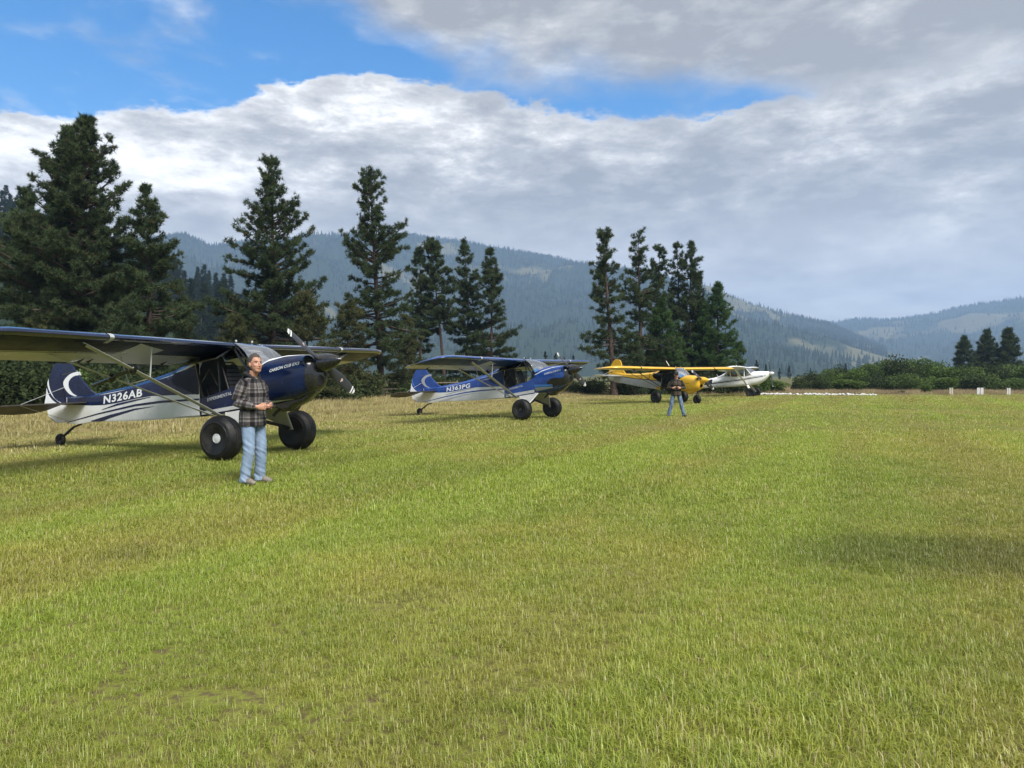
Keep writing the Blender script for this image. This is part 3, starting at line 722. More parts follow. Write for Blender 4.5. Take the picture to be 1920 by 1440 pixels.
for k_, (mt_, w_, h_) in enumerate([('leaf', 4.2, 3.4), ('leaf_dark', 3.8, 2.8), ('leaf', 3.6, 3.6), ('leaf_light', 3.2, 3.0)]):
    st, V, T, tn = shrub_parts(w_, h_, 300 + k_, n=5200, leaf=.20)
    root = thing('shrub', 'x', 'shrub'); st.obj('stem', 'bark_grey', root)
    c = bpy.data.objects.new('foliage', raw_mesh('foliage', V, T, mt_, tn)); COL.objects.link(c); c.parent = root; shrub_kinds.append((root, w_, h_))
def shrub(k_, px_, py_top, Y, wpx, label, group):
    root, w_, h_ = shrub_kinds[k_]; s_ = wpx / 1442 * Y / w_; sz = (hgt(py_top, Y) * 1.12) / h_
    copy_tree(root, (at(px_, Y), Y, -.05), (px_ * 7.3) % 6.28, (s_, s_, sz), label, group)
ORD = ['first', 'second', 'third', 'fourth', 'fifth', 'sixth', 'seventh', 'eighth', 'ninth', 'tenth', 'eleventh', 'twelfth', 'thirteenth', 'fourteenth', 'fifteenth', 'sixteenth', 'seventeenth', 'eighteenth', 'nineteenth', 'twentieth', 'twenty-first', 'twenty-second', 'twenty-third', 'twenty-fourth']
HG = 'shrubs of the hedge along the far right edge of the field'; HL = 'rounded green shrub in the hedge at the far right edge of the field'
for i, (px_, py_, wpx) in enumerate([(1512, 700, 46), (1545, 692, 44), (1572, 690, 40), (1600, 695, 46), (1628, 684, 50), (1655, 677, 58), (1688, 674, 60), (1718, 674, 52), (1748, 679, 50), (1776, 690, 60), (1806, 690, 56), (1838, 688, 60), (1872, 686, 62), (1905, 684, 60), (1945, 680, 70), (1990, 690, 70)]):
    shrub([1, 0, 1, 3, 2, 0, 1, 2, 0, 3, 1, 0, 1, 0, 2, 1][i], px_, py_, 84 + (i * 37 % 11), wpx * 1.25, ORD[i] + ' from the left of the tall shrubs in the far right hedge', HG)
for i, (px_, py_, wpx) in enumerate([(1530, 712, 50), (1590, 712, 54), (1650, 705, 60), (1715, 700, 60), (1770, 708, 60), (1830, 706, 64), (1890, 708, 64)]):
    shrub([1, 3, 1, 0, 3, 1, 0][i], px_, py_, 77 + i % 3, wpx * 1.2, ORD[i] + ' from the left of the lower shrubs before the far right hedge', HG)
shrub(3, 1735, 720, 68, 22, 'small round light green bush in front of the far hedge', HG); shrub(1, 1690, 732, 66, 14, 'tiny dark bush at the foot of the far hedge', HG)
GL = 'dark brush under the pines behind the aircraft'; GG = 'brush under the pines'
for i, (px_, py_, Y, wpx) in enumerate([(-10, 668, 33, 150), (70, 690, 34, 130), (150, 690, 36, 140), (235, 695, 36, 120), (310, 690, 40, 120), (395, 700, 42, 130), (470, 690, 45, 110), (540, 690, 46, 120), (610, 700, 47, 120), (665, 690, 52, 100), (760, 700, 60, 90), (815, 704, 66, 80), (880, 706, 68, 80), (935, 706, 70, 80), (1000, 716, 72, 70), (1060, 716, 70, 60),
        (1105, 712, 64, 70), (1180, 706, 62, 70), (1225, 706, 66, 70), (1275, 708, 66, 60), (1320, 704, 66, 60), (1370, 706, 66, 60), (1420, 700, 68, 50), (1455, 714, 70, 40)]):
    shrub([1, 1, 0, 1][i % 4] if i < 22 else 3, px_, py_, Y, wpx * 1.15, 'dark brush under the pines, ' + ORD[i] + ' clump from the left edge', GG)
for root, _, _ in shrub_kinds:
    for ch in list(root.children): bpy.data.objects.remove(ch)
    bpy.data.objects.remove(root)

# ------------------------------------------------------------------ rail fence, signs, white rocks
fn = thing('wooden_fence', 'grey weathered rail fence behind the second aircraft', 'fence', (0, 0, 0))
f0, f1 = Vector((at(700, 58), 58, 0)), Vector((at(1110, 72), 72, 0)); nf = 9
for i in range(nf + 1):
    p_ = f0.lerp(f1, i / nf); B().tube([p_ + Vector((0, 0, -.2)), p_ + Vector((0, 0, 1.15))], .07, 8).obj('post', 'post', fn)
for i in range(nf):
    for z_ in (.5, .95):
        a, b = f0.lerp(f1, i / nf), f0.lerp(f1, (i + 1) / nf)
        B().tube([a + Vector((0, -.08, z_)), b + Vector((0, -.08, z_ + .02))], .045, 6).obj('rail', 'post', fn)
def sign(px_, Y, y0, y1, gaps, mt_, label):
    c = at(px_, Y); root = thing('runway_sign', label, 'sign', (c, Y, 0), 0, 'pale panels at the end of the field')
    z0, z1 = hgt(y1, Y), hgt(y0, Y)
    for a, b in gaps: B().box(((a + b) / 2 / 1442 * Y, 0, (z0 + z1) / 2), ((b - a) / 2 / 1442 * Y, .012, (z1 - z0) / 2)).obj('panel', mt_, root)
    for a, b in gaps: B().tube([((a + b) / 2 / 1442 * Y, .04, -.2), ((a + b) / 2 / 1442 * Y, .04, z1 - .05)], .025, 6).obj('post', 'post', root)
sign(1783.5, 62, 727, 740.5, [(-3.3, -.6), (.5, 3.3)], 'panel_warm', 'narrow cream panel pair, leftmost sign by the far hedge')
sign(1838, 62, 727, 740.5, [(-6, -.6), (.6, 6)], 'panel', 'widest white double panel by the far hedge')
sign(1891.5, 62, 727.5, 740.5, [(-3.4, -.8), (.2, 3.2)], 'panel', 'narrow white panel, rightmost sign by the far hedge')
rk = []
for k_ in range(4):
    b_ = B().ell((0, 0, 0), (.22, .18, .13), 10, 7); g = np.random.default_rng(400 + k_)
    b_.V = [tuple(np.array(v) * (1 + .22 * mnoise.noise(Vector(v) * 6 + Vector((k_ * 9, 0, 0))))) for v in b_.V]
    rk.append(b_)
meshes_ = []
for i in range(86):
    px_ = 1424 + i * 2.55 + random.uniform(-1, 1); Y = 61.5 - i * .03 + random.uniform(-.35, .35)
    s_ = random.uniform(.3, .8)
    if i < 4: o = rk[i].obj('white_rock', 'rock', smooth=True); meshes_.append(o)
    else: o = meshes_[i % 4].copy(); COL.objects.link(o)
    o.location = (at(px_, Y), Y, .05 * s_ + .03); o.rotation_euler = (0, 0, random.uniform(0, 6)); o.scale = (s_, s_, s_ * random.uniform(.8, 1.4))
    tag(o, 'white painted rock in the row across the end of the strip', 'rock', 'white rocks in a row across the end of the strip')

# ------------------------------------------------------------------ high-wing bush planes (x forward, y left, z up; wheels' axle at x = 0)
ip = lambda u, xs, ys: float(np.interp(u, xs, ys))
WA = R(12.5)                                         # wing incidence standing on the tail wheel
WLE = Vector((-.29, 0, 2.06)); CHORD = 1.62
def foil(x, lower=False):
    yt = 5 * .125 * (.2969 * math.sqrt(max(x, 0)) - .126 * x - .3516 * x * x + .2843 * x ** 3 - .1015 * x ** 4)
    return (-.62 if lower else 1.3) * yt
def f_zb(u): return ip(u, [-5.4, -4.7, -4.25, -2.96, -2.23, -1.2, -.68, -.2, .1], [.46, .47, .53, .58, .63, .70, .76, .85, .89])
def f_zt(u): return ip(u, [-5.4, -4.31, -3.14, -2.63, -1.96, -1.45, -1.2], [1.02, 1.10, 1.31, 1.44, 1.62, 1.83, 1.93])
def f_hw(u): return ip(u, [-5.3, -4.4, -.9, .1], [.03, .10, .385, .375])
def f_zl(u): return f_zt(u) - ip(u, [-5, -1.2], [.02, .17])
def sect(u):                                          # right half of the cross section, bottom to top
    hw, zb, zt, zl = f_hw(u), f_zb(u), f_zt(u), f_zl(u)
    return [(0, zb), (hw * .9, zb), (hw, zb + .035), (hw, zl), (hw * .62, zl + (zt - zl) * .72), (0, zt)]
def f_side(u, z):
    s = sect(u)[2:]
    zs = [p[1] for p in s]; ws = [p[0] for p in s]
    return float(np.interp(z, zs, ws))
def c_prof(u):                                         # cowling: bottom, top, half width
    return (ip(u, [.08, .46, .75, 1.0, 1.2, 1.30], [.89, .93, 1.0, 1.06, 1.18, 1.27]), ip(u, [.08, .37, .7, .97, 1.2, 1.3], [1.70, 1.82, 1.87, 1.875, 1.85, 1.80]), ip(u, [.08, .4, .75, 1.0, 1.2, 1.30], [.375, .40, .41, .39, .325, .26]))
def c_ring(u, n=28):
    zb, zt, hw = c_prof(u); zc = (zb + zt) / 2; hh = (zt - zb) / 2; e = 2 / 2.9
    return [(u, hw * math.copysign(abs(math.cos(a)) ** e, math.cos(a)), zc + hh * math.copysign(abs(math.sin(a)) ** e, math.sin(a))) for a in [2 * math.pi * k / n for k in range(n)]]
def c_side(u, z):
    zb, zt, hw = c_prof(u); zc = (zb + zt) / 2; hh = (zt - zb) / 2
    return hw * (max(0, 1 - abs((z - zc) / hh) ** 2.9)) ** (1 / 2.9)
def band(side, top, bot, u0, u1, sgn, nu=44, nz=10, eps=.004):
    V = []; Fc = []
    for i in range(nu + 1):
        u = u0 + (u1 - u0) * i / nu; a, b_ = top(u), bot(u)
        for j in range(nz + 1):
            z_ = b_ + (a - b_) * j / nz; V.append((u, sgn * (side(u, z_) + eps), z_))
    for i in range(nu):
        for j in range(nz): k = i * (nz + 1) + j; Fc.append((k, k + 1, k + nz + 2, k + nz + 1))
    return V, Fc
def lettering(s, side, p00, p10, hgt_, sgn, eps=.006, **kw):
    """text on the aircraft's side from p00 to p10 (u,z) reading towards the nose on the right side"""
    Vt, Ft = text2d(s, 1., **kw); V = []
    for a, b_ in Vt:
        if sgn > 0: a = 1 - a
        u = p00[0] + (p10[0] - p00[0]) * a; z_ = p00[1] + (p10[1] - p00[1]) * a + b_ * hgt_
        V.append((u, sgn * (side(u, z_) + eps), z_))
    return V, Ft
def wing_pt(v, x, lower, recess=True, dz=0.):
    av = abs(v); sg = 1 if v > 0 else -1
    le = ip(av, [4.55, 4.85, 5.05, 5.17, 5.24], [0, .05, .18, .42, .85]); te = ip(av, [4.9, 5.1, 5.24], [0, .04, .30])
    th = ip(av, [4.6, 4.95, 5.12, 5.24], [1, .8, .5, .12])
    c = CHORD - le - te; n = (foil(x, lower) * c * th * 1.0 + dz); q = le + x * c
    zdi = (av - .38) * .012
    return Vector((WLE.x - q * math.cos(WA) - n * math.sin(WA) * 0, v, WLE.z + zdi - q * math.sin(WA) + n * math.cos(WA) - .02))
def wing_loft(b_, vs_, x0, x1, nx=12):
    rings = []
    for v in vs_:
        xs = [x0 + (x1 - x0) * (.5 - .5 * math.cos(math.pi * i / nx)) for i in range(nx + 1)]
        up = [wing_pt(v, x, False) for x in xs]; lo = [wing_pt(v, x, True) for x in xs]
        rings.append(up[::-1] + lo[1:] if x0 == 0 else up[::-1] + lo)
    b_.rings(rings); return b_
def wheel(b_tyre, b_hub, c, r, wd, cap_r, sgn):
    k = wd / 2
    prof = [(r * .24, -k * .62), (r * .40, -k * .90), (r * .60, -k * .99), (r * .66, -k * 1.0), (r * .675, -k * 1.025), (r * .70, -k * 1.02), (r * .71, -k * .985), (r * .80, -k * .93), (r * .87, -k * .83), (r * .875, -k * .80), (r * .93, -k * .66), (r * .97, -k * .44), (r * .955, -k * .42), (r * .96, -k * .37), (r * .982, -k * .35), (r * .995, -k * .12), (r * .978, -k * .10), (r * .978, -k * .05), (r, -k * .03), (r, k * .03), (r * .978, k * .05), (r * .978, k * .10), (r * .995, k * .12), (r * .982, k * .35), (r * .96, k * .37), (r * .955, k * .42), (r * .97, k * .44),
            (r * .93, k * .66), (r * .875, k * .80), (r * .87, k * .83), (r * .80, k * .93), (r * .71, k * .985), (r * .70, k * 1.02), (r * .675, k * 1.025), (r * .66, k), (r * .60, k * .99), (r * .40, k * .90), (r * .24, k * .62)]
    b_tyre.lathe(prof, c, 'y', 44)
    k *= 1 if sgn > 0 else -1                              # cap on the outer face only
    b_hub.lathe([(cap_r * .95, k * .60), (cap_r * 1.02, k * .66), (cap_r, k * .72), (cap_r * .8, k * .77), (cap_r * .72, k * .74), (cap_r * .3, k * .78)], c, 'y', 24)
def blade(b_, hub, tilt, ang, Rr, chord=.105, s0=.13, s1=1., pitch=R(26), off=0.):
    """one propeller blade; ang from straight up towards -y"""
    up = Vector((-math.sin(tilt), 0, math.cos(tilt))); lat = Vector((0, -1, 0)); ax = Vector((math.cos(tilt), 0, math.sin(tilt)))
    d_ = up * math.cos(ang) + lat * math.sin(ang); tg = ax.cross(d_)
    rings = []; n = 14
    for i in range(n + 1):
        s = s0 + (s1 - s0) * i / n
        c = chord * ip(s, [.1, .22, .5, .8, .95, 1.0], [.38, .62, 1., .86, .62, .30]); th = ip(s, [.1, .3, 1], [.045, .022, .008]); pt = pitch * ip(s, [.1, .4, 1], [1.6, 1.1, .55])
        cd = tg * math.cos(pt) + ax * math.sin(pt); nd = ax * math.cos(pt) - tg * math.sin(pt)
        p_ = Vector(hub) + d_ * (Rr * s)
        rings.append([p_ + cd * (c * math.cos(a)) * (1 + off) + nd * (th * math.sin(a) * (1 + off * 4) + off * .0) for a in [2 * math.pi * k / 12 for k in range(12)]])
    b_.rings(rings); return b_

def cub(name, label, cat, pose, S):
    """S: style dictionary"""
    root = thing(name, label, cat, (pose[0], pose[1], pose[3]), pose[2], 'aircraft parked along the strip')
    TF = S.get('tf')
    P = {}
    def put(b_, nm, mt_, parent=root, smooth=True, lab=None):
        if TF: b_.map(TF)
        o = b_.obj(nm, mt_, parent, smooth)
        if lab: o['label'] = lab
        return o
    up_m, lo_m = S['upper'], S['lower']
    # --- fuselage
    b_ = B(); us = [-5.08, -4.7, -4.31, -3.7, -3.14, -2.63, -1.96, -1.45, -1.2, -1.16]; rings = []
    for u in us:
        s = sect(u); rings.append([(u, -p[0], p[1]) for p in s] + [(u, p[0], p[1]) for p in s[-2:0:-1]])
    b_.rings(rings)
    fus = put(b_, 'fuselage', [lo_m, up_m])
    for p_ in fus.data.polygons:                             # turtle deck in the upper colour
        zs = [fus.data.vertices[i].co.z for i in p_.vertices]
        if abs(p_.normal.y) < .9 and p_.normal.z > .05 and len(p_.vertices) == 4: p_.material_index = 1
    put(B().prism([(-.36, .74), (.36, .74), (.36, 1.62), (.22, 1.86), (-.22, 1.86), (-.36, 1.62)], -1.158, -1.14, 'yz'), 'bulkhead', 'interior', smooth=False)
    # lower cabin tub
    b_ = B()
    for sg in (-1, 1):
        V, Fc = [], []
        usx = np.linspace(-1.16, .1, 9)
        for u in usx:
            sill = ip(u, [-1.16, -1.06, -.22, .1], [1.05, 1.07, 1.30, 1.46])
            for j in range(5):
                z_ = f_zb(u) + (sill - f_zb(u)) * j / 4; V.append((u, sg * f_hw(u) * (.93 if j == 0 else 1), z_))
            for j in range(5):
                z_ = sill - (sill - f_zb(u)) * j / 4; V.append((u, sg * (f_hw(u) * (.93 if j == 4 else 1) - .025), z_))
        n = 10
        for i in range(8):
            for j in range(n): Fc.append((i * n + j, i * n + (j + 1) % n, (i + 1) * n + (j + 1) % n, (i + 1) * n + j))
        b_.add(V, Fc)
    put(b_, 'cabin_side', S['door'])
    b_ = B(); V = []
    for u in np.linspace(-1.16, .1, 7): V += [(u, -f_hw(u) * .92, f_zb(u)), (u, f_hw(u) * .92, f_zb(u)), (u, f_hw(u) * .92, f_zb(u) + .03), (u, -f_hw(u) * .92, f_zb(u) + .03)]
    b_.rings([V[i * 4:i * 4 + 4] for i in range(7)]); put(b_, 'belly', lo_m, smooth=False)
    # --- livery bands on both sides
    for sg in (-1, 1):
        for nm, mt_, top, bot, u0, u1 in S['bands']:
            V, Fc = band(f_side, top, bot, u0, u1, sg); put(B().add(V, Fc), nm, mt_, fus)
        for s, mt_, p00, p10, hh, kw in S['texts']:
            V, Fc = lettering(s, f_side, p00, p10, hh, sg, **kw); put(B().add(V, Fc), 'registration_letters', mt_, fus, False)
        for nm, mt_, top, bot, u0, u1 in S.get('cabin_bands', []):
            V, Fc = band(lambda u, z_: f_hw(u), top, bot, u0, u1, sg, 12, 2); put(B().add(V, Fc), nm, mt_, fus)
        for s, mt_, p00, p10, hh, kw in S.get('door_texts', []):
            V, Fc = lettering(s, lambda u, z_: f_hw(u), p00, p10, hh, sg, **kw); put(B().add(V, Fc), 'door_lettering', mt_, fus, False)
    # --- cowling
    b_ = B(); b_.rings([c_ring(u) for u in (.08, .2, .4, .6, .8, 1.0, 1.1, 1.2)])
    zb, zt, hw = c_prof(1.26)
    fr = [(1.30, p[1] * .86, (zb + zt) / 2 + (p[2] - (zb + zt) / 2) * .86) for p in c_ring(1.26)]
    cow = put(b_, 'cowling', S['cowl'])
    fr2 = [(1.315, p[1] * .6, (zb + zt) / 2 + (p[2] - (zb + zt) / 2) * .6) for p in c_ring(1.26)]
    put(B().rings([c_ring(1.203), c_ring(1.26), fr, fr2]), 'nose_bowl', S['bowl'], cow)
    b_ = B(); b_.rings([[(u, v * w_, z0 + (z1 - z0) * k_) for v, k_ in ((-1, 1), (-1, .35), (-.7, 0), (.7, 0), (1, .35), (1, 1))] for u, w_, z0, z1 in ((.42, .16, .90, 1.0), (.58, .19, .82, 1.0), (.72, .19, .83, 1.02), (.82, .17, .93, 1.06), (1.05, .14, 1.02, 1.12), (1.25, .10, 1.20, 1.30))])
    put(b_, 'air_scoop', S.get('scoop', 'black_paint'), cow)
    for nm, mt_, top, bot, u0, u1 in S['cowl_bands']:
        for sg in (-1, 1):
            V, Fc = band(c_side, top, bot, u0, u1, sg, 24, 4, .005); put(B().add(V, Fc), nm, mt_, cow)
    for s, mt_, p00, p10, hh, kw in S.get('cowl_texts', []):
        for sg in (-1, 1):
            V, Fc = lettering(s, c_side, p00, p10, hh, sg, eps=.009, **kw); put(B().add(V, Fc), 'cowl_lettering', mt_, cow, False)
    for sg in (-1, 1):                                   # cooling inlets
        c = Vector((1.19, sg * .235, 1.735)); rot = Matrix.Rotation(sg * R(26), 3, 'Z') @ Matrix.Rotation(R(-8), 3, 'Y')
        b_ = B().lathe([(.085, .0), (.112, .0), (.118, -.05), (.120, -.12), (.085, -.12)], (0, 0, 0), 'x', 24, False); b_.map(lambda v: rot @ Vector((v.x + .055, v.y, v.z)) + c)
        put(b_, 'inlet_ring', S['cowl'], cow)
        b_ = B().lathe([(.100, .0), (.096, -.002)], (0, 0, 0), 'x', 24); b_.map(lambda v: rot @ Vector((v.x + .048, v.y, v.z)) + c); put(b_, 'inlet_opening', 'void', cow)
    b_ = B().lathe([(.10, 0), (.095, .012)], (0, 0, 0), 'x', 24); b_.map(lambda v: Vector((v.x * .4 + 1.313, v.y * 1.3, v.z * .95 + 1.40))); put(b_, 'chin_inlet', 'void', cow)
    # --- spinner and propeller
    hub = Vector((1.36, 0, 1.72)); ti = R(9)
    rs = Matrix.Rotation(-ti, 3, 'Y')
    b_ = B().lathe([(.02, -.07), (.165, -.07), (.17, -.04), (.168, .03), (.155, .12), (.125, .22), (.085, .31), (.04, .38), (.006, .42)], (0, 0, 0), 'x', 28); b_.map(lambda v: rs @ v + hub)
    spn = put(b_, 'spinner', S['spinner'])
    for a in (S['prop_ang'], S['prop_ang'] + math.pi):
        bl = put(blade(B(), hub, ti, a, 1.05), 'propeller_blade', 'prop')
        for s0, s1 in ((.955, .998), (.895, .925)):
            put(blade(B(), hub, ti, a, 1.05, s0=s0, s1=s1, off=.05), 'tip_stripe', 'marking', bl)
        up = Vector((-math.sin(ti), 0, math.cos(ti))); lat = Vector((0, -1, 0)); ax = Vector((math.cos(ti), 0, math.sin(ti)))
        d_ = up * math.cos(a) + lat * math.sin(a); tg = ax.cross(d_); pt = R(26) * .98; nd = ax * math.cos(pt) - tg * math.sin(pt); cd = tg * math.cos(pt) + ax * math.sin(pt)
        for rr_, mt_, e_ in ((.034, 'marking', .016), (.024, 'marking_red', .0175), (.014, 'marking', .019)):
            ce = hub + d_ * .60
            put(B().add([ce + nd * e_ + (d_ * math.cos(k) + cd * math.sin(k)) * rr_ for k in np.linspace(0, 6.283, 17)[:-1]] , [tuple(range(16))]), 'blade_badge', mt_, bl, False)
    # --- windscreen, windows, cabin frame
    b_ = B(); V = []; nu = 8; nv = 10
    for i in range(nu + 1):
        f = i / nu
        for j in range(nv + 1):
            v = -1 + 2 * j / nv; wv = .365
            ub = ip(abs(v), [0, .5, 1], [.46, .38, .10]); zb_ = ip(abs(v), [0, .5, 1], [1.845, 1.80, 1.62])
            V.append((-.33 + (ub + .33) * f + .05 * math.sin(math.pi * f), v * wv * (1 + .04 * math.sin(math.pi * f)), 2.095 + (zb_ - 2.095) * f + .05 * math.sin(math.pi * f)))
    Fc = [(i * (nv + 1) + j, i * (nv + 1) + j + 1, (i + 1) * (nv + 1) + j + 1, (i + 1) * (nv + 1) + j) for i in range(nu) for j in range(nv)]
    put(B().add(V, Fc), 'windscreen', S.get('ws', 'windshield'))
    b_ = B()                                              # glareshield / boot cowl between tub and windscreen
    V = [(.1, -.372, 1.46), (-.16, -.372, 1.36), (.10, -.366, 1.615), (.10, .372, 1.46), (-.16, .372, 1.36), (.10, .366, 1.615)]
    b_.add(V, [(0, 1, 2), (3, 5, 4)]); b_.prism([(.09, 1.0), (.09, 1.70), (.02, 1.72), (-.04, 1.62), (-.04, 1.2)], -.36, .36); put(b_, 'instrument_panel', 'interior', smooth=False)
    fr_m = S.get('frame', 'black_paint')
    for sg in (-1, 1):
        v = sg * .372
        for pts, r_ in (([(-.36, v, 2.02), (-.12, v, 1.72), (.08, v, 1.5)], .022), ([(-1.27, v, 1.86), (-1.16, v, 1.42), (-1.05, v, 1.07)], .025), ([(-.72, v, 1.97), (-.68, v, 1.5), (-.66, v, 1.18)], .018),
                        ([(-1.12, v, 1.3), (-.9, v, 1.62)], .014), ([(-.9, v, 1.62), (-.72, v, 1.3)], .014), ([(-.36, v, 2.0), (-.8, v, 1.93), (-1.27, v, 1.84)], .03), ([(.10, v, 1.63), (-.34, v, 2.09)], .014)):
            put(B().tube(pts, r_, 8), 'frame_tube', fr_m)
        # tinted rear quarter window
        V, Fc = band(f_side, lambda u: ip(u, [-2.0, -1.6, -1.2], [1.53, 1.70, 1.80]), lambda u: ip(u, [-2.0, -1.85, -1.2], [1.50, 1.30, 1.12]), -1.98, -1.2, sg, 10, 4, .005)
        put(B().add(V, Fc), 'quarter_window', S.get('quarter', 'black_paint'))
    # glass only on the far (left) side: the near door stands open
    V = [(-1.05, .378, 1.09), (-.22, .378, 1.31), (.05, .378, 1.47), (-.34, .378, 2.02), (-1.25, .378, 1.86)]
    put(B().add(V, [(0, 1, 2, 3, 4)]), 'side_window', 'window', smooth=False)
    if S.get('door_open', True):                          # upper door leaf swung up under the wing
        V = [(-1.24, -.40, 1.83), (-.38, -.40, 1.98), (-.36, -.80, 1.80), (-1.18, -.80, 1.66)]
        dr = put(B().add(V + [tuple(Vector(q) + Vector((0, 0, .02))) for q in V], [(0, 1, 2, 3), (4, 7, 6, 5), (0, 4, 5, 1), (1, 5, 6, 2), (2, 6, 7, 3), (3, 7, 4, 0)]), 'upper_door', 'dark_window', smooth=False)
        put(B().tube([V[0], V[1], V[2], V[3], V[0]], .016, 6), 'door_frame', fr_m, dr)
    b_ = B()
    for q in ((-.38, 2.03), (-1.25, 1.86), (-.75, 2.0)): b_.tube([(q[0], -.37, q[1]), (q[0], .37, q[1])], .018, 8)
    b_.tube([(-.38, -.37, 2.03), (-.75, .37, 2.0)], .012, 6); b_.tube([(-.38, .37, 2.03), (-.75, -.37, 2.0)], .012, 6)
    put(b_, 'roof_frame', fr_m)
    # --- seats
    for us_, z0 in ((-.50, 1.02), (-1.02, 1.0)):
        st = B(); st.box((us_ + .16, 0, z0 + .05), (.22, .21, .06), Matrix.Rotation(R(-8), 3, 'Y'))
        so = put(st, 'seat', 'seat', smooth=False)
        sb = B()
        for k in range(7): sb.box((us_ - .10 - k * .026, 0, z0 + .16 + k * .078), (.045, .19 - .012 * max(0, k - 3), .034), Matrix.Rotation(R(-18), 3, 'Y'))
        put(sb, 'backrest', 'seat', so, False)
        put(B().tube([(us_ - .07, -.20, z0 + .08), (us_ - .28, -.19, z0 + .66), (us_ - .29, -.1, z0 + .72), (us_ - .29, .1, z0 + .72), (us_ - .28, .19, z0 + .66), (us_ - .07, .20, z0 + .08)], .016, 8), 'seat_frame', 'dark_metal', so)
    b_ = B(); b_.prism([(-1.15, .74), (.09, .92), (.09, 1.0), (-.2, 1.0), (-1.15, 1.0)], -.34, .34); put(b_, 'cabin_floor', 'interior', smooth=False)
    # --- wings
    for sg, wn in ((-1, 'wing'), (1, 'wing')):
        vs_ = [sg * v for v in (.385, 1.2, 2.2, 3.3, 4.3, 4.6, 4.85, 5.0, 5.1, 5.17, 5.24)]
        b_ = wing_loft(B(), vs_, 0, .78); wg = put(b_, wn, S['wing'])
        put(wing_loft(B(), [sg * v for v in (.42, 1.4, 2.52)], .79, 1., 5), 'flap', S.get('wing_tail', S['wing']), wg)
        put(wing_loft(B(), [sg * v for v in (2.56, 3.5, 4.6, 4.9)], .79, 1., 5), 'aileron', S.get('wing_tail', S['wing']), wg)
        put(wing_loft(B(), [sg * v for v in (4.93, 5.05, 5.14, 5.2)], .79, 1., 5), 'wing_tip', S.get('wing_tail', S['wing']), wg)
        for nm, mt_, v0, v1, fa, fb in S.get('under', []):
            V = []; Fc = []; nv_, nx_ = 30, 6
            for i in range(nv_ + 1):
                v = v0 + (v1 - v0) * i / nv_; a, b2 = fa(v), fb(v)
                for j in range(nx_ + 1):
                    V.append(wing_pt(sg * v, a + (b2 - a) * j / nx_, True, dz=-.004 if 'underside' in nm else -.008))
            for i in range(nv_):
                for j in range(nx_): k = i * (nx_ + 1) + j; Fc.append((k, k + 1, k + nx_ + 2, k + nx_ + 1))
            put(B().add(V, Fc), nm, mt_, wg)
        for v in (.9, 2.45, 2.62, 4.3):                      # hinge brackets
            a = wing_pt(sg * v, .76, True); put(B().prism([(a.x + .08, a.z), (a.x - .05, a.z - .07), (a.x - .10, a.z - .045)], sg * v - .008, sg * v + .008), 'hinge_bracket', 'dark_metal', wg, False)
        # landing light / tape ring on the leading edge
        rg = B(); V = []
        for v in (3.02, 3.10): V.append([wing_pt(sg * v, x, False) + Vector((.004, 0, .004)) for x in (.10, .05, .02, .006, 0)] + [wing_pt(sg * v, x, True) + Vector((.004, 0, -.004)) for x in (.006, .02, .05, .10)])
        rg.rings(V, cap=False, closed=False); put(rg, 'leading_edge_band', S.get('lamp', 'hub'), wg)
        # struts
        sm = S['strut']
        fb_, ft_ = Vector((-.63, sg * .39, .74)), wing_pt(sg * 3.45, .12, True); rb_, rt_ = Vector((-.80, sg * .39, .735)), wing_pt(sg * 3.4, .60, True)
        s1 = B().tube([fb_, ft_], [(.062, .018)] * 2, 12, up=(1, 0, 0)); so = put(s1, 'front_strut', sm)
        put(B().tube([rb_, rt_], [(.036, .013)] * 2, 10, up=(1, 0, 0)), 'rear_strut', sm)
        put(B().tube([ft_ + Vector((.02, -sg * .06, -.03)), ft_ + Vector((0, sg * .10, .02))], .035, 8), 'strut_fitting', 'dark_metal', so)
        for f in (.56,):
            a, c_ = fb_.lerp(ft_, f), rb_.lerp(rt_, f)
            put(B().tube([a, wing_pt(sg * abs(a.y) , .14, True)], .012, 8), 'jury_strut', sm); put(B().tube([c_, wing_pt(sg * abs(c_.y), .60, True)], .010, 8), 'jury_strut', sm)
            put(B().tube([a, c_], .010, 6), 'jury_strut', sm)
        if S.get('pole'):                                     # black pole clamped across both struts
            a, c_ = fb_.lerp(ft_, .68), rb_.lerp(rt_, .66)
            if sg < 0:
                po = put(B().tube([a + (a - c_) * .28, c_ + (c_ - a) * .95], .03, 8), 'clamped_pole', 'black_paint')
                for q in (a, c_): put(B().ell(q, (.075, .06, .075)), 'clamp', 'black_paint', po)
    b_ = B(); b_.rings([[wing_pt(v, x, False) + Vector((0, 0, .004)) for x in (0., .03, .1, .25, .45, .62)] + [wing_pt(v, x, False) - Vector((0, 0, .03)) for x in (.62, .45, .25, .1, .03)] for v in (-.387, 0, .387)])
    put(b_, 'cabin_roof', S['wing'])
    for q in S.get('antennas', []): put(B().tube([q[0], q[1]], q[2], 8), 'antenna', q[3])
    for sg in (-1, 1): put(B().lathe([(.018, -.006), (.026, 0), (.018, .006)], (-.42, sg * .22 - .25 * 0, 2.135), 'y', 14), 'tie_down_ring', 'hub')
    # --- tail
    fin, rud = S['fin'], S['rudder']
    tm = S.get('tail_m', up_m)
    fo = put(B().prism(fin, -.022, .022), 'fin', tm, smooth=False); ro = put(B().prism(rud, -.018, .018), 'rudder', tm, smooth=False)
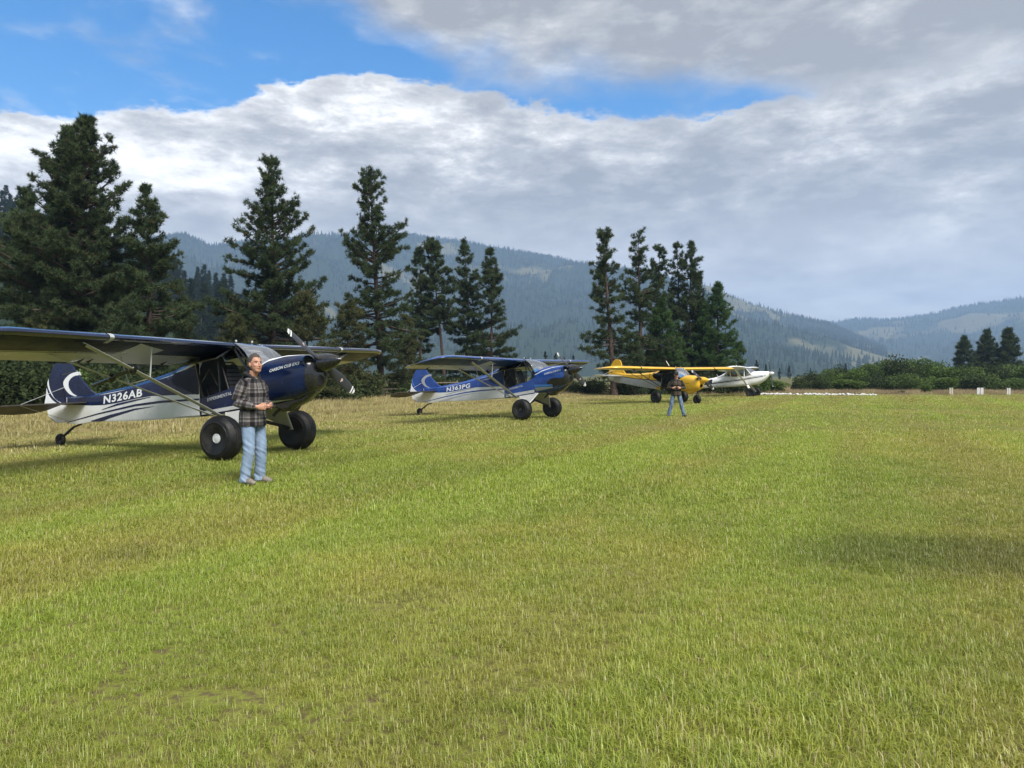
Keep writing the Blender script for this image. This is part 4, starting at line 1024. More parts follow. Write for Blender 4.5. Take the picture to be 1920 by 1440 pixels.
    for nm, mt_, poly, par in S.get('tail_decals', []):
        tgt = {'fin': fo, 'rudder': ro}[par]; e_ = .0225 if par == 'fin' else .0185
        for sg in (-1, 1):
            n = len(poly) // 2; V = [(p[0], sg * (e_ + .003), p[1]) for p in poly]
            put(B().add(V, [(i, i + 1, 2 * n - 2 - i, 2 * n - 1 - i) for i in range(n - 1)]), nm, mt_, tgt, False)
    if S.get('tail_text'):
        for sg in (-1, 1):
            V, Fc = lettering(S['tail_text'][0], lambda u, z_: .022, S['tail_text'][1], S['tail_text'][2], S['tail_text'][3], sg); put(B().add(V, Fc), 'registration_letters', 'void', ro, False)
    for sg in (-1, 1):
        stz = lambda u: .93 + (u + 4.43) * .06 + min(0, u + 5.13) * .26
        st = [(-4.43, .09), (-4.60, .62), (-4.86, 1.25), (-5.10, 1.44), (-5.12, .06)]; el = [(-5.14, .10), (-5.12, 1.46), (-5.22, 1.60), (-5.42, 1.60), (-5.66, 1.32), (-5.78, .70), (-5.74, .30), (-5.55, .14)]
        for nm, poly in (('stabilizer', st), ('elevator', el)):
            V = [(u, sg * v, stz(u) - .012) for u, v in poly] + [(u, sg * v, stz(u) + .012) for u, v in poly]; n = len(poly)
            put(B().add(V, [tuple(range(n)), tuple(range(2 * n - 1, n - 1, -1))] + [(i, i + n, (i + 1) % n + n, (i + 1) % n) for i in range(n)]), nm, S.get('stab', lo_m), smooth=False)
        put(B().tube([(-5.19, 0, 1.24), (-5.08, sg * 1.1, stz(-5.08))], .006, 5), 'brace_wire', 'alu'); put(B().tube([(-5.0, sg * .04, .52), (-5.08, sg * 1.1, stz(-5.08))], .006, 5), 'brace_wire', 'alu')
    # --- landing gear
    if S.get('gear', 'tail') == 'tail':
        for sg in (-1, 1):
            r_ = S['tyre_r']; c = Vector((0, sg * 1.06, r_ - .015)); bt, bh = B(), B()
            wheel(bt, bh, c, r_, r_ * .88, S['cap_r'], sg); wt = put(bt, 'main_wheel', 'rubber'); put(bh, 'hub_cap', S['cap_m'], wt)
            ax = Vector((0, sg * .90, r_ + .01)); fa, ra = Vector((.22, sg * .36, .905)), Vector((-.52, sg * .37, .79))
            gl_ = B(); th = .012
            nrm = (fa - ax).cross(ra - ax).normalized() * th
            q = ax + (ra - ax) * .03
            lo_tr = [ax, fa, ra]
            V = [p_ + nrm for p_ in lo_tr] + [p_ - nrm for p_ in lo_tr]; gl_.add(V, [(0, 1, 2), (5, 4, 3), (0, 3, 4, 1), (1, 4, 5, 2), (2, 5, 3, 0)])
            lg = put(gl_, 'gear_fairing', S['gear_m'], smooth=False)
            put(B().tube([ax, fa], .024, 8), 'gear_leg', S['gear_m'], lg); put(B().tube([ax, ra], .020, 8), 'gear_leg', S['gear_m'], lg)
            put(B().tube([ax - Vector((0, sg * .03, 0)), c], .024, 8), 'axle', 'dark_metal', lg)
            put(B().tube([ax + Vector((-.02, -sg * .06, .04)), (-.12, -sg * .02, .66)], [.026, .04], 8), 'shock_strut', 'dark_metal')
            put(B().tube([(-.12, -sg * .02, .66), (-.12, sg * .05, .86)], .02, 6), 'shock_mount', 'dark_metal')
            if sg < 0: put(B().box((-.35, -.52, .70), (.16, .07, .008)), 'step', 'white_paint', smooth=False)
        put(B().tube([(.55, -.06, .95), (.42, -.09, .82), (.34, -.1, .74)], .03, 10), 'exhaust_pipe', 'dark_metal')
        sp = B().tube([(-4.72, 0, .46), (-4.92, 0, .40), (-5.12, 0, .27), (-5.22, 0, .20)], [(.02, .035), (.022, .035), (.026, .034), (.03, .03)], 8, up=(0, 0, 1)); spo = put(sp, 'tail_spring', 'dark_metal')
        put(B().tube([(-4.86, .0, .43), (-5.0, 0, .37), (-5.1, 0, .24)], .012, 6), 'spring_leaf', 'dark_metal', spo)
        for sg in (-1, 1): put(B().tube([(-5.2, sg * .05, .24), (-5.32, sg * .055, .125)], .012, 6), 'tail_fork', 'dark_metal', spo)
        bt, bh = B(), B(); wheel(bt, bh, Vector((-5.32, 0, .12)), .13, .09, .04, 1); wt = put(bt, 'tail_wheel', 'rubber'); put(bh, 'hub_cap', 'dark_metal', wt)
    return root

# ---- first aircraft: navy over white
lin = lambda pts: (lambda u: ip(u, [p[0] for p in pts], [p[1] for p in pts]))
def arc_band(outer, inner): return outer + inner[::-1]
def catmull(p, n=6):
    p = [np.array(q, float) for q in p]; p = [2 * p[0] - p[1]] + p + [2 * p[-1] - p[-2]]; out_ = []
    for i in range(1, len(p) - 2):
        for k in range(n):
            t_ = k / n; out_.append(tuple(.5 * ((2 * p[i]) + (p[i + 1] - p[i - 1]) * t_ + (2 * p[i - 1] - 5 * p[i] + 4 * p[i + 1] - p[i + 2]) * t_ ** 2 + (3 * p[i] - p[i - 1] - 3 * p[i + 1] + p[i + 2]) * t_ ** 3)))
    out_.append(tuple(p[-2])); return out_
FIN = [(-4.15, 1.06), (-4.31, 1.13), (-4.43, 1.18), (-4.69, 1.40), (-4.86, 1.58), (-5.29, 1.49), (-5.21, 1.22), (-5.13, .89), (-5.06, .88), (-4.4, .98)]
RUD = [(-4.865, 1.585), (-5.01, 1.745), (-5.48, 1.745), (-5.60, 1.55), (-5.68, 1.31), (-5.73, 1.04), (-5.79, .86), (-5.66, .78), (-5.66, .62), (-5.55, .53), (-5.40, .47), (-5.075, .50), (-5.095, .56), (-5.145, .89), (-5.225, 1.22), (-5.305, 1.50)]
cO = catmull([(-4.78, 1.575), (-5.0, 1.52), (-5.17, 1.40), (-5.205, 1.30), (-5.13, 1.18), (-4.98, 1.08), (-4.66, 1.02)]); cI = catmull([(-4.735, 1.50), (-4.9, 1.47), (-5.02, 1.39), (-5.05, 1.30), (-5.02, 1.21), (-4.9, 1.10), (-4.66, 1.02)])
rO = catmull([(-5.655, 1.42), (-5.69, 1.30), (-5.62, 1.14), (-5.48, 1.00), (-5.30, .90)]); rI = catmull([(-5.655, 1.42), (-5.63, 1.26), (-5.55, 1.10), (-5.44, .98), (-5.25, .90)])
wO = catmull([(-5.715, 1.22), (-5.735, 1.05), (-5.78, .87), (-5.76, .875), (-5.75, .88)]); wI = catmull([(-5.71, 1.22), (-5.66, 1.09), (-5.58, 1.0), (-5.48, .93), (-5.35, .88)])
wave = lin([(-5.08, .87), (-4.25, .87), (-3.9, .885), (-3.5, .93), (-2.98, 1.02), (-2.5, 1.085), (-1.18, 1.135)])
bands1 = [
 ('navy_upper', 'navy', lambda u: f_zt(u) + .0, wave, -5.06, -1.165),
 ('navy_streak', 'navy', lin([(-3.95, .79), (-3.5, .915), (-2.98, 1.004), (-2.5, 1.07)]), lin([(-3.95, .78), (-3.5, .875), (-2.98, .97), (-2.5, 1.06)]), -3.95, -2.5),
 ('navy_stripe', 'navy', lin([(-5.06, .50), (-4.06, .715), (-2.96, .915), (-2.23, .995), (-1.18, 1.055)]), lin([(-5.06, .485), (-4.06, .685), (-2.96, .872), (-2.23, .95), (-1.18, 1.02)]), -5.06, -1.165),
 ('navy_swoosh', 'navy', lin([(-4.29, .55), (-3.69, .69), (-2.96, .83), (-2.39, .885)]), lin([(-4.29, .535), (-3.95, .545), (-3.69, .62), (-2.96, .795), (-2.39, .88)]), -4.29, -2.39),
]
dy = lambda pts: lin(pts)
S1 = dict(bowl='carbon', upper='navy', lower='white_paint', door='navy', cowl='navy', bands=bands1,
  cabin_bands=[('white_sill_stripe', 'silver', lin([(-1.14, .80), (.1, 1.0)]), lin([(-1.14, .735), (.1, .93)]), -1.1, .09)],
  texts=[('N326AB', 'marking', (-3.90, .905), (-2.74, 1.075), .165, dict(offset=.026, shear=.08, spacing=1.1))],
  door_texts=[('EXPERIMENTAL', 'marking_grey', (-.95, 1.0), (-.37, 1.135), .06, dict(offset=.012))],
  cowl_bands=[('silver_flash', 'marking', lin([(.09, 1.67), (.4, 1.795), (.75, 1.855), (1.05, 1.868)]), lin([(.09, 1.60), (.4, 1.755), (.75, 1.838), (1.05, 1.862)]), .09, 1.05), ('belly_flash', 'silver', lin([(.09, .99), (.9, 1.06)]), lin([(.09, .93), (.9, 1.055)]), .09, .9)],
  cowl_texts=[('CARBON CUB EX3', 'marking', (.50, 1.545), (1.10, 1.685), .055, dict(offset=.012, shear=.1))],
  spinner='carbon', prop_ang=R(58), wing='navy_gloss', quarter='navy_wing', wing_tail='silver', strut='silver', pole=True, stab='bronze', lamp='silver', tail_m='navy', scoop='carbon',
  under=[('dark_underside', 'navy_wing', .40, 5.16, dy([(0, .035), (5.2, .06)]), dy([(0, .42), (2.2, .42), (3.0, .50), (5.2, .62)])), ('silver_underside', 'silver', .40, 5.12, dy([(0, .42), (2.2, .42), (3.0, .50), (5.2, .62)]), dy([(0, .775), (5.2, .775)])), ('pinstripe', 'silver', 2.2, 5.0, dy([(2.2, .33), (3, .42), (5, .555)]), dy([(2.2, .335), (3, .45), (5, .585)])), ('swoosh', 'silver', 1.75, 2.45, dy([(1.75, .20), (2.45, .05)]), dy([(1.75, .42), (2.45, .42)]))],
  fin=FIN, rudder=RUD, tail_decals=[('white_crescent', 'marking', arc_band(cO, cI), 'fin'), ('white_curve', 'marking', arc_band(rO, rI), 'rudder'), ('white_corner', 'marking', arc_band(wO, wI), 'rudder')],
  tyre_r=.405, cap_r=.085, cap_m='hub', gear_m='silver', antennas=[])
RUD1 = S1
low_poly = [(-5.145, .89), (-5.79, .86)]
S1['tail_decals'].append(('white_lower_rudder', 'white_paint', [(-5.10, .855), (-5.3, .86), (-5.5, .855), (-5.72, .83), (-5.655, .61), (-5.4, .475), (-5.2, .49), (-5.085, .53)], 'rudder'))
cub('bush_plane', 'navy and white high-wing aircraft nearest the camera, tall balloon tyres', 'aircraft', (-4.711, 14.492, -.3771, .06), S1)

# ---- second aircraft: royal blue over white
S2 = dict(S1)
S2['under'] = [('dark_underside', 'royal_wing') + S1['under'][0][2:]] + S1['under'][1:]
S2.update(upper='royal', door='royal', cowl='royal', tail_m='royal', spinner='carbon', wing='royal_gloss', pole=False, scoop='black_paint',
  bands=[(n_.replace('navy', 'blue'), 'royal' if n_ in ('navy_upper',) else ('grey_stripe' if n_ == 'navy_streak' else 'royal' if n_ == 'navy_stripe' else 'grey_stripe'), a, b2, c, d_) for n_, m_, a, b2, c, d_ in bands1],
  texts=[('N363PG', 'marking', (-3.90, .905), (-2.74, 1.075), .165, dict(offset=.026, shear=.08, spacing=1.1))],
  cabin_bands=[('grey_sill_stripe', 'silver', lin([(-1.14, .83), (.1, 1.03)]), lin([(-1.14, .735), (.1, .93)]), -1.1, .09)],
  cowl_bands=[('silver_flash', 'marking', lin([(.09, 1.55), (.4, 1.70), (.75, 1.80), (1.05, 1.85)]), lin([(.09, 1.53), (.4, 1.675), (.75, 1.785), (1.05, 1.845)]), .09, 1.05), ('grey_flash', 'grey_stripe', lin([(.09, 1.10), (.8, 1.14)]), lin([(.09, .96), (.8, 1.10)]), .09, .8),
     ('light_blue_flash', 'light_blue', lin([(.09, 1.20), (.8, 1.22)]), lin([(.09, 1.12), (.8, 1.15)]), .09, .8), ('black_lower_cowl', 'black_paint', lin([(.62, 1.30), (.75, 1.42), (1.25, 1.46)]), lin([(.62, 1.0), (.85, 1.05), (1.25, 1.25)]), .62, 1.24)],
  tail_decals=[('grey_crescent', 'grey_stripe', arc_band(cO, cI), 'fin'), ('light_blue_curve', 'light_blue', arc_band(rO, rI), 'rudder'), ('white_corner', 'marking', arc_band(wO, wI), 'rudder'), S1['tail_decals'][-1]],
  tyre_r=.37, cap_r=.055, cap_m='dark_metal', quarter='royal_wing')
cub('bush_plane', 'royal blue and white high-wing aircraft, second in the line', 'aircraft', (.904, 27.167, -.5594, .027), S2)

# ---- third aircraft: yellow over pale grey, nose wheel
rot3 = Matrix.Rotation(R(9.8), 3, 'Y')                 # nose lowered onto its front wheel
piv, dst = Vector((1.76, 0, 1.76)), Vector((2.70, 0, 1.25))
TF3 = lambda v: rot3 @ (v - piv) + dst
wave3 = lin([(-5.08, .86), (-3.2, 1.0), (-1.9, 1.16), (-1.16, 1.22)])
S3 = dict(S2)
FIN3 = [(-4.15, 1.06), (-4.43, 1.2), (-4.65, 1.5), (-4.78, 1.72), (-4.92, 1.83), (-5.17, 1.84), (-5.13, .89), (-5.06, .88), (-4.4, .98)]
RUD3 = [(-5.18, 1.84), (-5.30, 1.80), (-5.42, 1.66), (-5.56, 1.40), (-5.66, 1.15), (-5.70, .86), (-5.66, .62), (-5.52, .50), (-5.40, .47), (-5.075, .50), (-5.145, .89)]
S3.update(bowl='yellow', tf=TF3, upper='yellow', lower='cub_grey', door='black_paint', cowl='yellow', tail_m='yellow', spinner='yellow', wing='yellow', wing_tail='yellow', strut='black_paint', stab='cub_grey', scoop='yellow', quarter='dark_window', gear='nose', frame='black_paint', lamp='black_paint', ws='windshield',
  bands=[('yellow_upper', 'yellow', lambda u: f_zt(u), wave3, -5.06, -1.165), ('black_line', 'black_paint', lambda u: wave3(u) + .004, lambda u: wave3(u) - .03, -5.06, -1.165), ('yellow_swoosh', 'yellow', lin([(-1.6, .72), (-1.16, .98)]), lin([(-1.6, .70), (-1.16, .72)]), -1.6, -1.165)],
  texts=[], door_texts=[], cabin_bands=[], cowl_bands=[('shadow_line', 'black_paint', lin([(.5, 1.42), (.8, 1.43)]), lin([(.5, 1.405), (.8, 1.415)]), .5, .8)], cowl_texts=[], prop_ang=R(62),  # short black stripe on each side of the cowling
  under=[('underside', 'cub_grey', .40, 5.1, dy([(0, .12), (5.2, .14)]), dy([(0, .775), (5.2, .775)]))], fin=FIN3, rudder=RUD3, tail_decals=[S1['tail_decals'][-1][:1] + ('cub_grey',) + S1['tail_decals'][-1][2:]],
  tail_text=('N74NX', (-5.63, .93), (-5.33, .95), .09), antennas=[((-1.15, .1, 2.08), (-1.42, .1, 2.32), .016, 'white_paint')])
ylw = cub('bush_plane', 'yellow and grey high-wing aircraft on a nose wheel', 'aircraft', (8.8, 42.936, -.9156, .024), S3)
for sg in (-1, 1):
    bt, bh = B(), B(); wheel(bt, bh, Vector((0, sg * 1.12, .335)), .35, .28, .06, sg); wt = bt.obj('main_wheel', 'rubber', ylw, True); bh.obj('hub_cap', 'dark_metal', wt, True)
    B().tube([(0, sg * .98, .34), (.02, sg * .55, .70), (.04, sg * .30, .80)], [(.05, .02)] * 3, 10, up=(1, 0, 0)).obj('gear_leg', 'black_paint', ylw, True)
    B().tube([(0, sg * .96, .34), (0, sg * 1.1, .34)], .03, 8).obj('axle', 'dark_metal', ylw, True)
bt, bh = B(), B(); wheel(bt, bh, Vector((1.91, 0, .235)), .25, .17, .05, 1); wt = bt.obj('nose_wheel', 'rubber', ylw, True); bh.obj('hub_cap', 'dark_metal', wt, True)
B().tube([(1.98, 0, .85), (1.95, 0, .52)], .04, 10).obj('nose_strut', 'black_paint', ylw, True)
for sg in (-1, 1): B().tube([(1.95, sg * .10, .55), (1.91, sg * .11, .235)], .016, 6).obj('nose_fork', 'black_paint', ylw, True)
B().box((1.95, 0, .54), (.05, .12, .02)).obj('fork_bridge', 'black_paint', ylw)

# ---- fourth aircraft: white with black line, behind the yellow one
wp = thing('white_plane', 'white high-wing aircraft with thin black line, last in the row', 'aircraft', (18.016, 57.413, -.04), -.483, 'aircraft parked along the strip')
CS = [  # u, bottom, top, half width, roundness
 (1.14, 1.55, 1.88, .20, 2.2), (1.05, 1.44, 1.90, .30, 2.4), (.80, 1.17, 1.91, .42, 2.8), (.40, .93, 1.91, .48, 3.2), (.05, .86, 1.90, .53, 3.6),
 (-.45, .82, 1.62, .55, 4.2), (-1.3, .74, 1.50, .55, 4.2), (-1.75, .71, 1.50, .50, 3.8), (-2.15, .69, 1.62, .42, 3.2), (-2.9, .65, 1.42, .30, 2.8), (-3.8, .60, 1.26, .20, 2.6), (-4.9, .58, 1.10, .11, 2.4), (-5.9, .62, .95, .04, 2.2)]
def cs_at(u):
    c = sorted(CS); xs = [q[0] for q in c]
    return [ip(u, xs, [q[k] for q in c]) for k in (1, 2, 3, 4)]
def cs_ring(u, n=28):
    zb, zt, hw, e = cs_at(u); zc = (zb + zt) / 2; hh = (zt - zb) / 2
    return [(u, hw * math.copysign(abs(math.cos(a)) ** (2 / e), math.cos(a)), zc + hh * math.copysign(abs(math.sin(a)) ** (2 / e), math.sin(a))) for a in [2 * math.pi * k / n for k in range(n)]]
def cs_side(u, z_):
    zb, zt, hw, e = cs_at(u); zc = (zb + zt) / 2; hh = (zt - zb) / 2
    return hw * max(0, 1 - abs((z_ - zc) / hh) ** e) ** (1 / e)
fus4 = B().rings([cs_ring(q[0]) for q in CS]).obj('fuselage', 'white_paint', wp, True)
# cabin top with windows
rf = B().rings([[(u, -w_, z0), (u, -w_ * .93, z1), (u, 0, z1 + .03), (u, w_ * .93, z1), (u, w_, z0)] for u, w_, z0, z1 in ((-.38, .50, 2.07, 2.15), (-.9, .51, 2.03, 2.13), (-1.6, .49, 1.93, 2.05), (-2.2, .40, 1.55, 1.66), (-2.55, .34, 1.40, 1.50))]).obj('cabin_roof', 'white_paint', wp, True)
for sg in (-1, 1):
    for a, b2 in (((-.02, 1.62), (-.42, 2.08)), ((-.56, 1.45), (-.58, 2.08)), ((-1.02, 1.45), (-1.04, 2.05)), ((-1.55, 1.45), (-1.62, 1.98)), ((-2.0, 1.55), (-2.15, 1.66))):
        B().tube([(a[0], sg * .525, a[1]), (b2[0], sg * .495, b2[1])], [(.035, .02)] * 2, 8, up=(1, 0, 0)).obj('window_post', 'white_paint', wp)
    B().prism([(-.10, 1.60), (-.50, 1.50), (-2.1, 1.50), (-2.1, 1.40), (-.5, 1.36), (-.05, 1.5)], sg * .50, sg * .53).obj('window_sill', 'white_paint', wp)
    for poly in ([(-.60, 1.48), (-1.0, 1.48), (-1.0, 2.05), (-.60, 2.07)], [(-1.06, 1.48), (-1.54, 1.48), (-1.6, 1.98), (-1.06, 2.04)], [(-1.6, 1.50), (-2.05, 1.53), (-2.0, 1.62), (-1.66, 1.95)], [(-.06, 1.63), (-.54, 1.5), (-.56, 2.06), (-.42, 2.07)]):
        B().add([(u, sg * .515, z_) for u, z_ in poly], [(0, 1, 2, 3)]).obj('side_window', 'window', wp)
V = []
for i in range(6):
    f = i / 5
    for j in range(9):
        v = -1 + j / 4; ub = ip(abs(v), [0, 1], [.20, -.06]); V.append((-.40 + (ub + .40) * f, v * .50, 2.13 + (ip(abs(v), [0, 1], [1.90, 1.63]) - 2.13) * f + .05 * math.sin(math.pi * f)))
B().add(V, [(i * 9 + j, i * 9 + j + 1, (i + 1) * 9 + j + 1, (i + 1) * 9 + j) for i in range(5) for j in range(8)]).obj('windscreen', 'windshield', wp, True)
for us_ in (-.75, -1.45):
    for v in (-.24, .24): B().box((us_, v, 1.45), (.07, .19, .34), Matrix.Rotation(R(-14), 3, 'Y')).obj('seat', 'seat', wp)
for sg in (-1, 1):
    for nm, mt_, top, bot, u0, u1 in [('black_line', 'black_paint', lin([(-3.9, .90), (-.7, 1.31), (1.1, 1.62)]), lin([(-3.9, .82), (-.7, 1.24), (1.1, 1.585)]), -3.9, 1.1), ('thin_line', 'grey_stripe', lin([(-3.9, .80), (-.7, 1.20), (.9, 1.54)]), lin([(-3.9, .785), (-.7, 1.185), (.9, 1.53)]), -3.9, .9),
            ('upper_line', 'grey_stripe', lin([(-2.9, 1.10), (-.7, 1.39), (1.05, 1.68)]), lin([(-2.9, 1.06), (-.7, 1.35), (1.05, 1.66)]), -2.9, 1.05), ('black_panel', 'black_paint', lin([(-3.55, 1.17), (-2.98, 1.30)]), lin([(-3.55, .88), (-2.98, .98)]), -3.55, -2.98)]:
        V, Fc = band(cs_side, top, bot, u0, u1, sg, 30, 3, .006); B().add(V, Fc).obj(nm, mt_, fus4, True)
    V, Fc = lettering('C', cs_side, (-3.52, .86), (-3.30, .89), .22, sg, eps=.012, offset=.03); B().add(V, Fc).obj('registration_letter', 'marking', fus4)
def wp4(v, x, lower):
    av = abs(v); c = ip(av, [.5, 2.6, 5.2, 5.42], [1.62, 1.62, 1.15, .7]); le = ip(av, [2.6, 5.2, 5.42], [0, .16, .42]); n = foil(x, lower) * c * ip(av, [5.1, 5.42], [1, .25]); q = le + x * c; d_ = ip(av, [5.0, 5.45], [0, .09])
    return Vector((-.33 - q * math.cos(R(11)), v, 2.16 + .018 * av - q * math.sin(R(11)) + n - d_))
for sg in (-1, 1):
    rings = []
    for v in (.0, .5, 2.6, 4.2, 5.2, 5.36, 5.42):
        xs = [.5 - .5 * math.cos(math.pi * i / 10) for i in range(11)]; rings.append([wp4(sg * v + (1e-3 * sg), x, False) for x in xs[::-1]] + [wp4(sg * v + 1e-3 * sg, x, True) for x in xs[1:]])
    wg = B().rings(rings).obj('wing', 'white_paint', wp, True)
    B().tube([(-.40, sg * .50, .93), wp4(sg * 2.65, .32, True)], [(.07, .02)] * 2, 12, up=(1, 0, 0)).obj('wing_strut', 'white_paint', wp, True)
    bt, bh = B(), B(); wheel(bt, bh, Vector((0, sg * 1.14, .335)), .35, .26, .10, sg); wt = bt.obj('main_wheel', 'rubber', wp, True); bh.obj('hub_cap', 'void', wt, True)
    B().tube([(0, sg * 1.0, .36), (-.18, sg * .70, .66), (-.35, sg * .40, .88)], [(.05, .018), (.07, .02), (.085, .024)], 10, up=(1, 0, 0)).obj('gear_leg', 'white_paint', wp, True)
    B().tube([(0, sg * .98, .35), (0, sg * 1.1, .34)], .03, 8).obj('axle', 'dark_metal', wp, True)
    st = [(-5.0, .06), (-5.15, .9), (-5.3, 1.55), (-5.62, 1.6), (-5.95, 1.3), (-5.95, .1)]; n = len(st)
    B().add([(u, sg * v, 1.02 - .02) for u, v in st] + [(u, sg * v, 1.02 + .02) for u, v in st], [tuple(range(n)), tuple(range(2 * n - 1, n - 1, -1))] + [(i, i + n, (i + 1) % n + n, (i + 1) % n) for i in range(n)]).obj('stabilizer', 'white_paint', wp)
B().prism([(-4.0, 1.22), (-4.7, 1.36), (-5.35, 2.08), (-5.45, 2.12), (-5.62, 2.10), (-5.5, .8), (-5.2, .8)], -.03, .03).obj('fin', 'white_paint', wp)
B().prism([(-5.64, 2.10), (-5.86, 2.08), (-6.05, 1.5), (-6.1, .9), (-5.95, .62), (-5.52, .66)], -.026, .026).obj('rudder', 'white_paint', wp)
hub4 = Vector((1.24, 0, 1.73)); b_ = B().lathe([(.02, -.10), (.165, -.10), (.165, -.03), (.14, .08), (.10, .17), (.05, .24), (.006, .27)], (0, 0, 0), 'x', 24); r4 = Matrix.Rotation(R(-9), 3, 'Y'); b_.map(lambda v: r4 @ v + hub4); b_.obj('spinner', 'alu', wp, True)
for a in (R(4), R(184)):
    bl = blade(B(), hub4, R(9), a, .98, chord=.085).obj('propeller_blade', 'prop', wp, True); blade(B(), hub4, R(9), a, .98, chord=.085, s0=.94, s1=.998, off=.06).obj('tip_stripe', 'marking', bl, True)
B().tube([(.45, -.15, .93), (.34, -.15, .84)], .035, 8).obj('exhaust_pipe', 'alu', wp)
B().tube([(-1.0, .1, 2.15), (-1.28, .1, 2.36)], .014, 6).obj('antenna', 'white_paint', wp)
B().tube([(-2.6, 0, 1.5), (-2.72, 0, 1.68)], .008, 6).obj('antenna', 'white_paint', wp)
bt, bh = B(), B(); wheel(bt, bh, Vector((-5.6, 0, .12)), .13, .09, .04, 1); wt = bt.obj('tail_wheel', 'rubber', wp, True); bh.obj('hub_cap', 'dark_metal', wt, True)
B().tube([(-5.2, 0, .60), (-5.45, 0, .42), (-5.6, 0, .16)], .025, 8).obj('tail_spring', 'dark_metal', wp, True)

# ------------------------------------------------------------------ people
def remeshed(b_, vox, smooth_it=4, fac=.5):
    o = b_.obj('tmp', 'skin'); md = o.modifiers.new('r', 'REMESH'); md.mode = 'VOXEL'; md.voxel_size = vox; md.use_smooth_shade = True
    sm = o.modifiers.new('s', 'SMOOTH'); sm.iterations = smooth_it; sm.factor = fac
    dg = bpy.context.evaluated_depsgraph_get(); dg.update()
    me = bpy.data.meshes.new_from_object(o.evaluated_get(dg)); old = o.data
    bpy.data.objects.remove(o); bpy.data.meshes.remove(old)
    return me
def finish(me, name, m, parent):
    me.name = name; me.materials.clear(); me.materials.append(M[m] if isinstance(m, str) else m)
    me.polygons.foreach_set('use_smooth', [True] * len(me.polygons)); me.update()
    o = bpy.data.objects.new(name, me); COL.objects.link(o); o.parent = parent; return o
def verts(me): a = np.zeros(len(me.vertices) * 3, np.float32); me.vertices.foreach_get('co', a); return a.reshape(-1, 3)
def seg_param(P, chain):
    """nearest point on a polyline: distance, arc length, offset vector"""
    best = np.full(len(P), 1e9); arc = np.zeros(len(P)); acc = 0.; off_ = np.zeros_like(P)
    for a, b_ in zip(chain[:-1], chain[1:]):
        a = np.array(a); b_ = np.array(b_); d_ = b_ - a; L = np.linalg.norm(d_); t_ = np.clip(((P - a) @ d_) / L ** 2, 0, 1)
        q = a + t_[:, None] * d_; ds = np.linalg.norm(P - q, axis=1); m_ = ds < best
        best[m_] = ds[m_]; arc[m_] = acc + t_[m_] * L; off_[m_] = (P - q)[m_]; acc += L
    return best, arc, off_
def plaid(name, pal):
    m = bpy.data.materials.new(name); m.use_nodes = True; q = N(m.node_tree); b_ = q.n['Principled BSDF']
    def stripe(attr):
        a = q.new('ShaderNodeAttribute'); a.attribute_name = attr; f = q.m('FRACT', q.m('MULTIPLY', a.outputs['Fac'], 1 / .20))
        return q.ramp(f, [(0., .62), (.14, .62), (.16, 0.), (.42, 0.), (.44, .7), (.56, .7), (.58, .25), (.72, .25), (.735, 1.), (.77, 1.), (.785, .55), (1., .55)], 'LINEAR')
    s = q.m('MULTIPLY', q.m('ADD', stripe('pu'), stripe('pv')), .5)
    o_ = q.new('ShaderNodeTexCoord').outputs['Object']
    c = q.ramp(s, [(0., pal[0]), (.25, pal[1]), (.5, pal[2]), (.85, pal[3])])
    c = q.mix(q.m('MULTIPLY', q.maprange(q.noise(o_, 45, 4, .7), .35, .7), .25), c, pal[0])
    q.link(c, b_.inputs['Base Color']); b_.inputs['Roughness'].default_value = .95; b_.inputs['Specular IOR Level'].default_value = .15; return m
def denim(name, lo, hi):
    m = bpy.data.materials.new(name); m.use_nodes = True; q = N(m.node_tree); b_ = q.n['Principled BSDF']
    o_ = q.new('ShaderNodeTexCoord').outputs['Object']; x_, y_, z_ = q.sep(o_)
    wear = q.noise(q.comb(q.m('MULTIPLY', x_, 2.2), q.m('MULTIPLY', y_, 2.2), q.m('MULTIPLY', z_, .55)), 7., 4, .55); fine = q.noise(o_, 120., 3, .7)
    c = q.mix(q.maprange(q.m('ADD', q.m('MULTIPLY', wear, .8), q.m('MULTIPLY', fine, .2)), .34, .64), lo, hi)
    q.link(c, b_.inputs['Base Color']); b_.inputs['Roughness'].default_value = .9; b_.inputs['Specular IOR Level'].default_value = .15; return m
M['plaid_grey'] = plaid('grey plaid flannel', [(.011, .010, .012), (.046, .041, .043), (.10, .092, .09), (.27, .25, .24)])
M['plaid_dark'] = plaid('dark plaid flannel', [(.010, .011, .010), (.030, .027, .022), (.065, .048, .035), (.15, .12, .085)])
M['denim_light'] = denim('faded denim', (.195, .27, .39), (.255, .335, .455)); M['denim_mid'] = denim('blue denim', (.07, .105, .175), (.17, .235, .34))

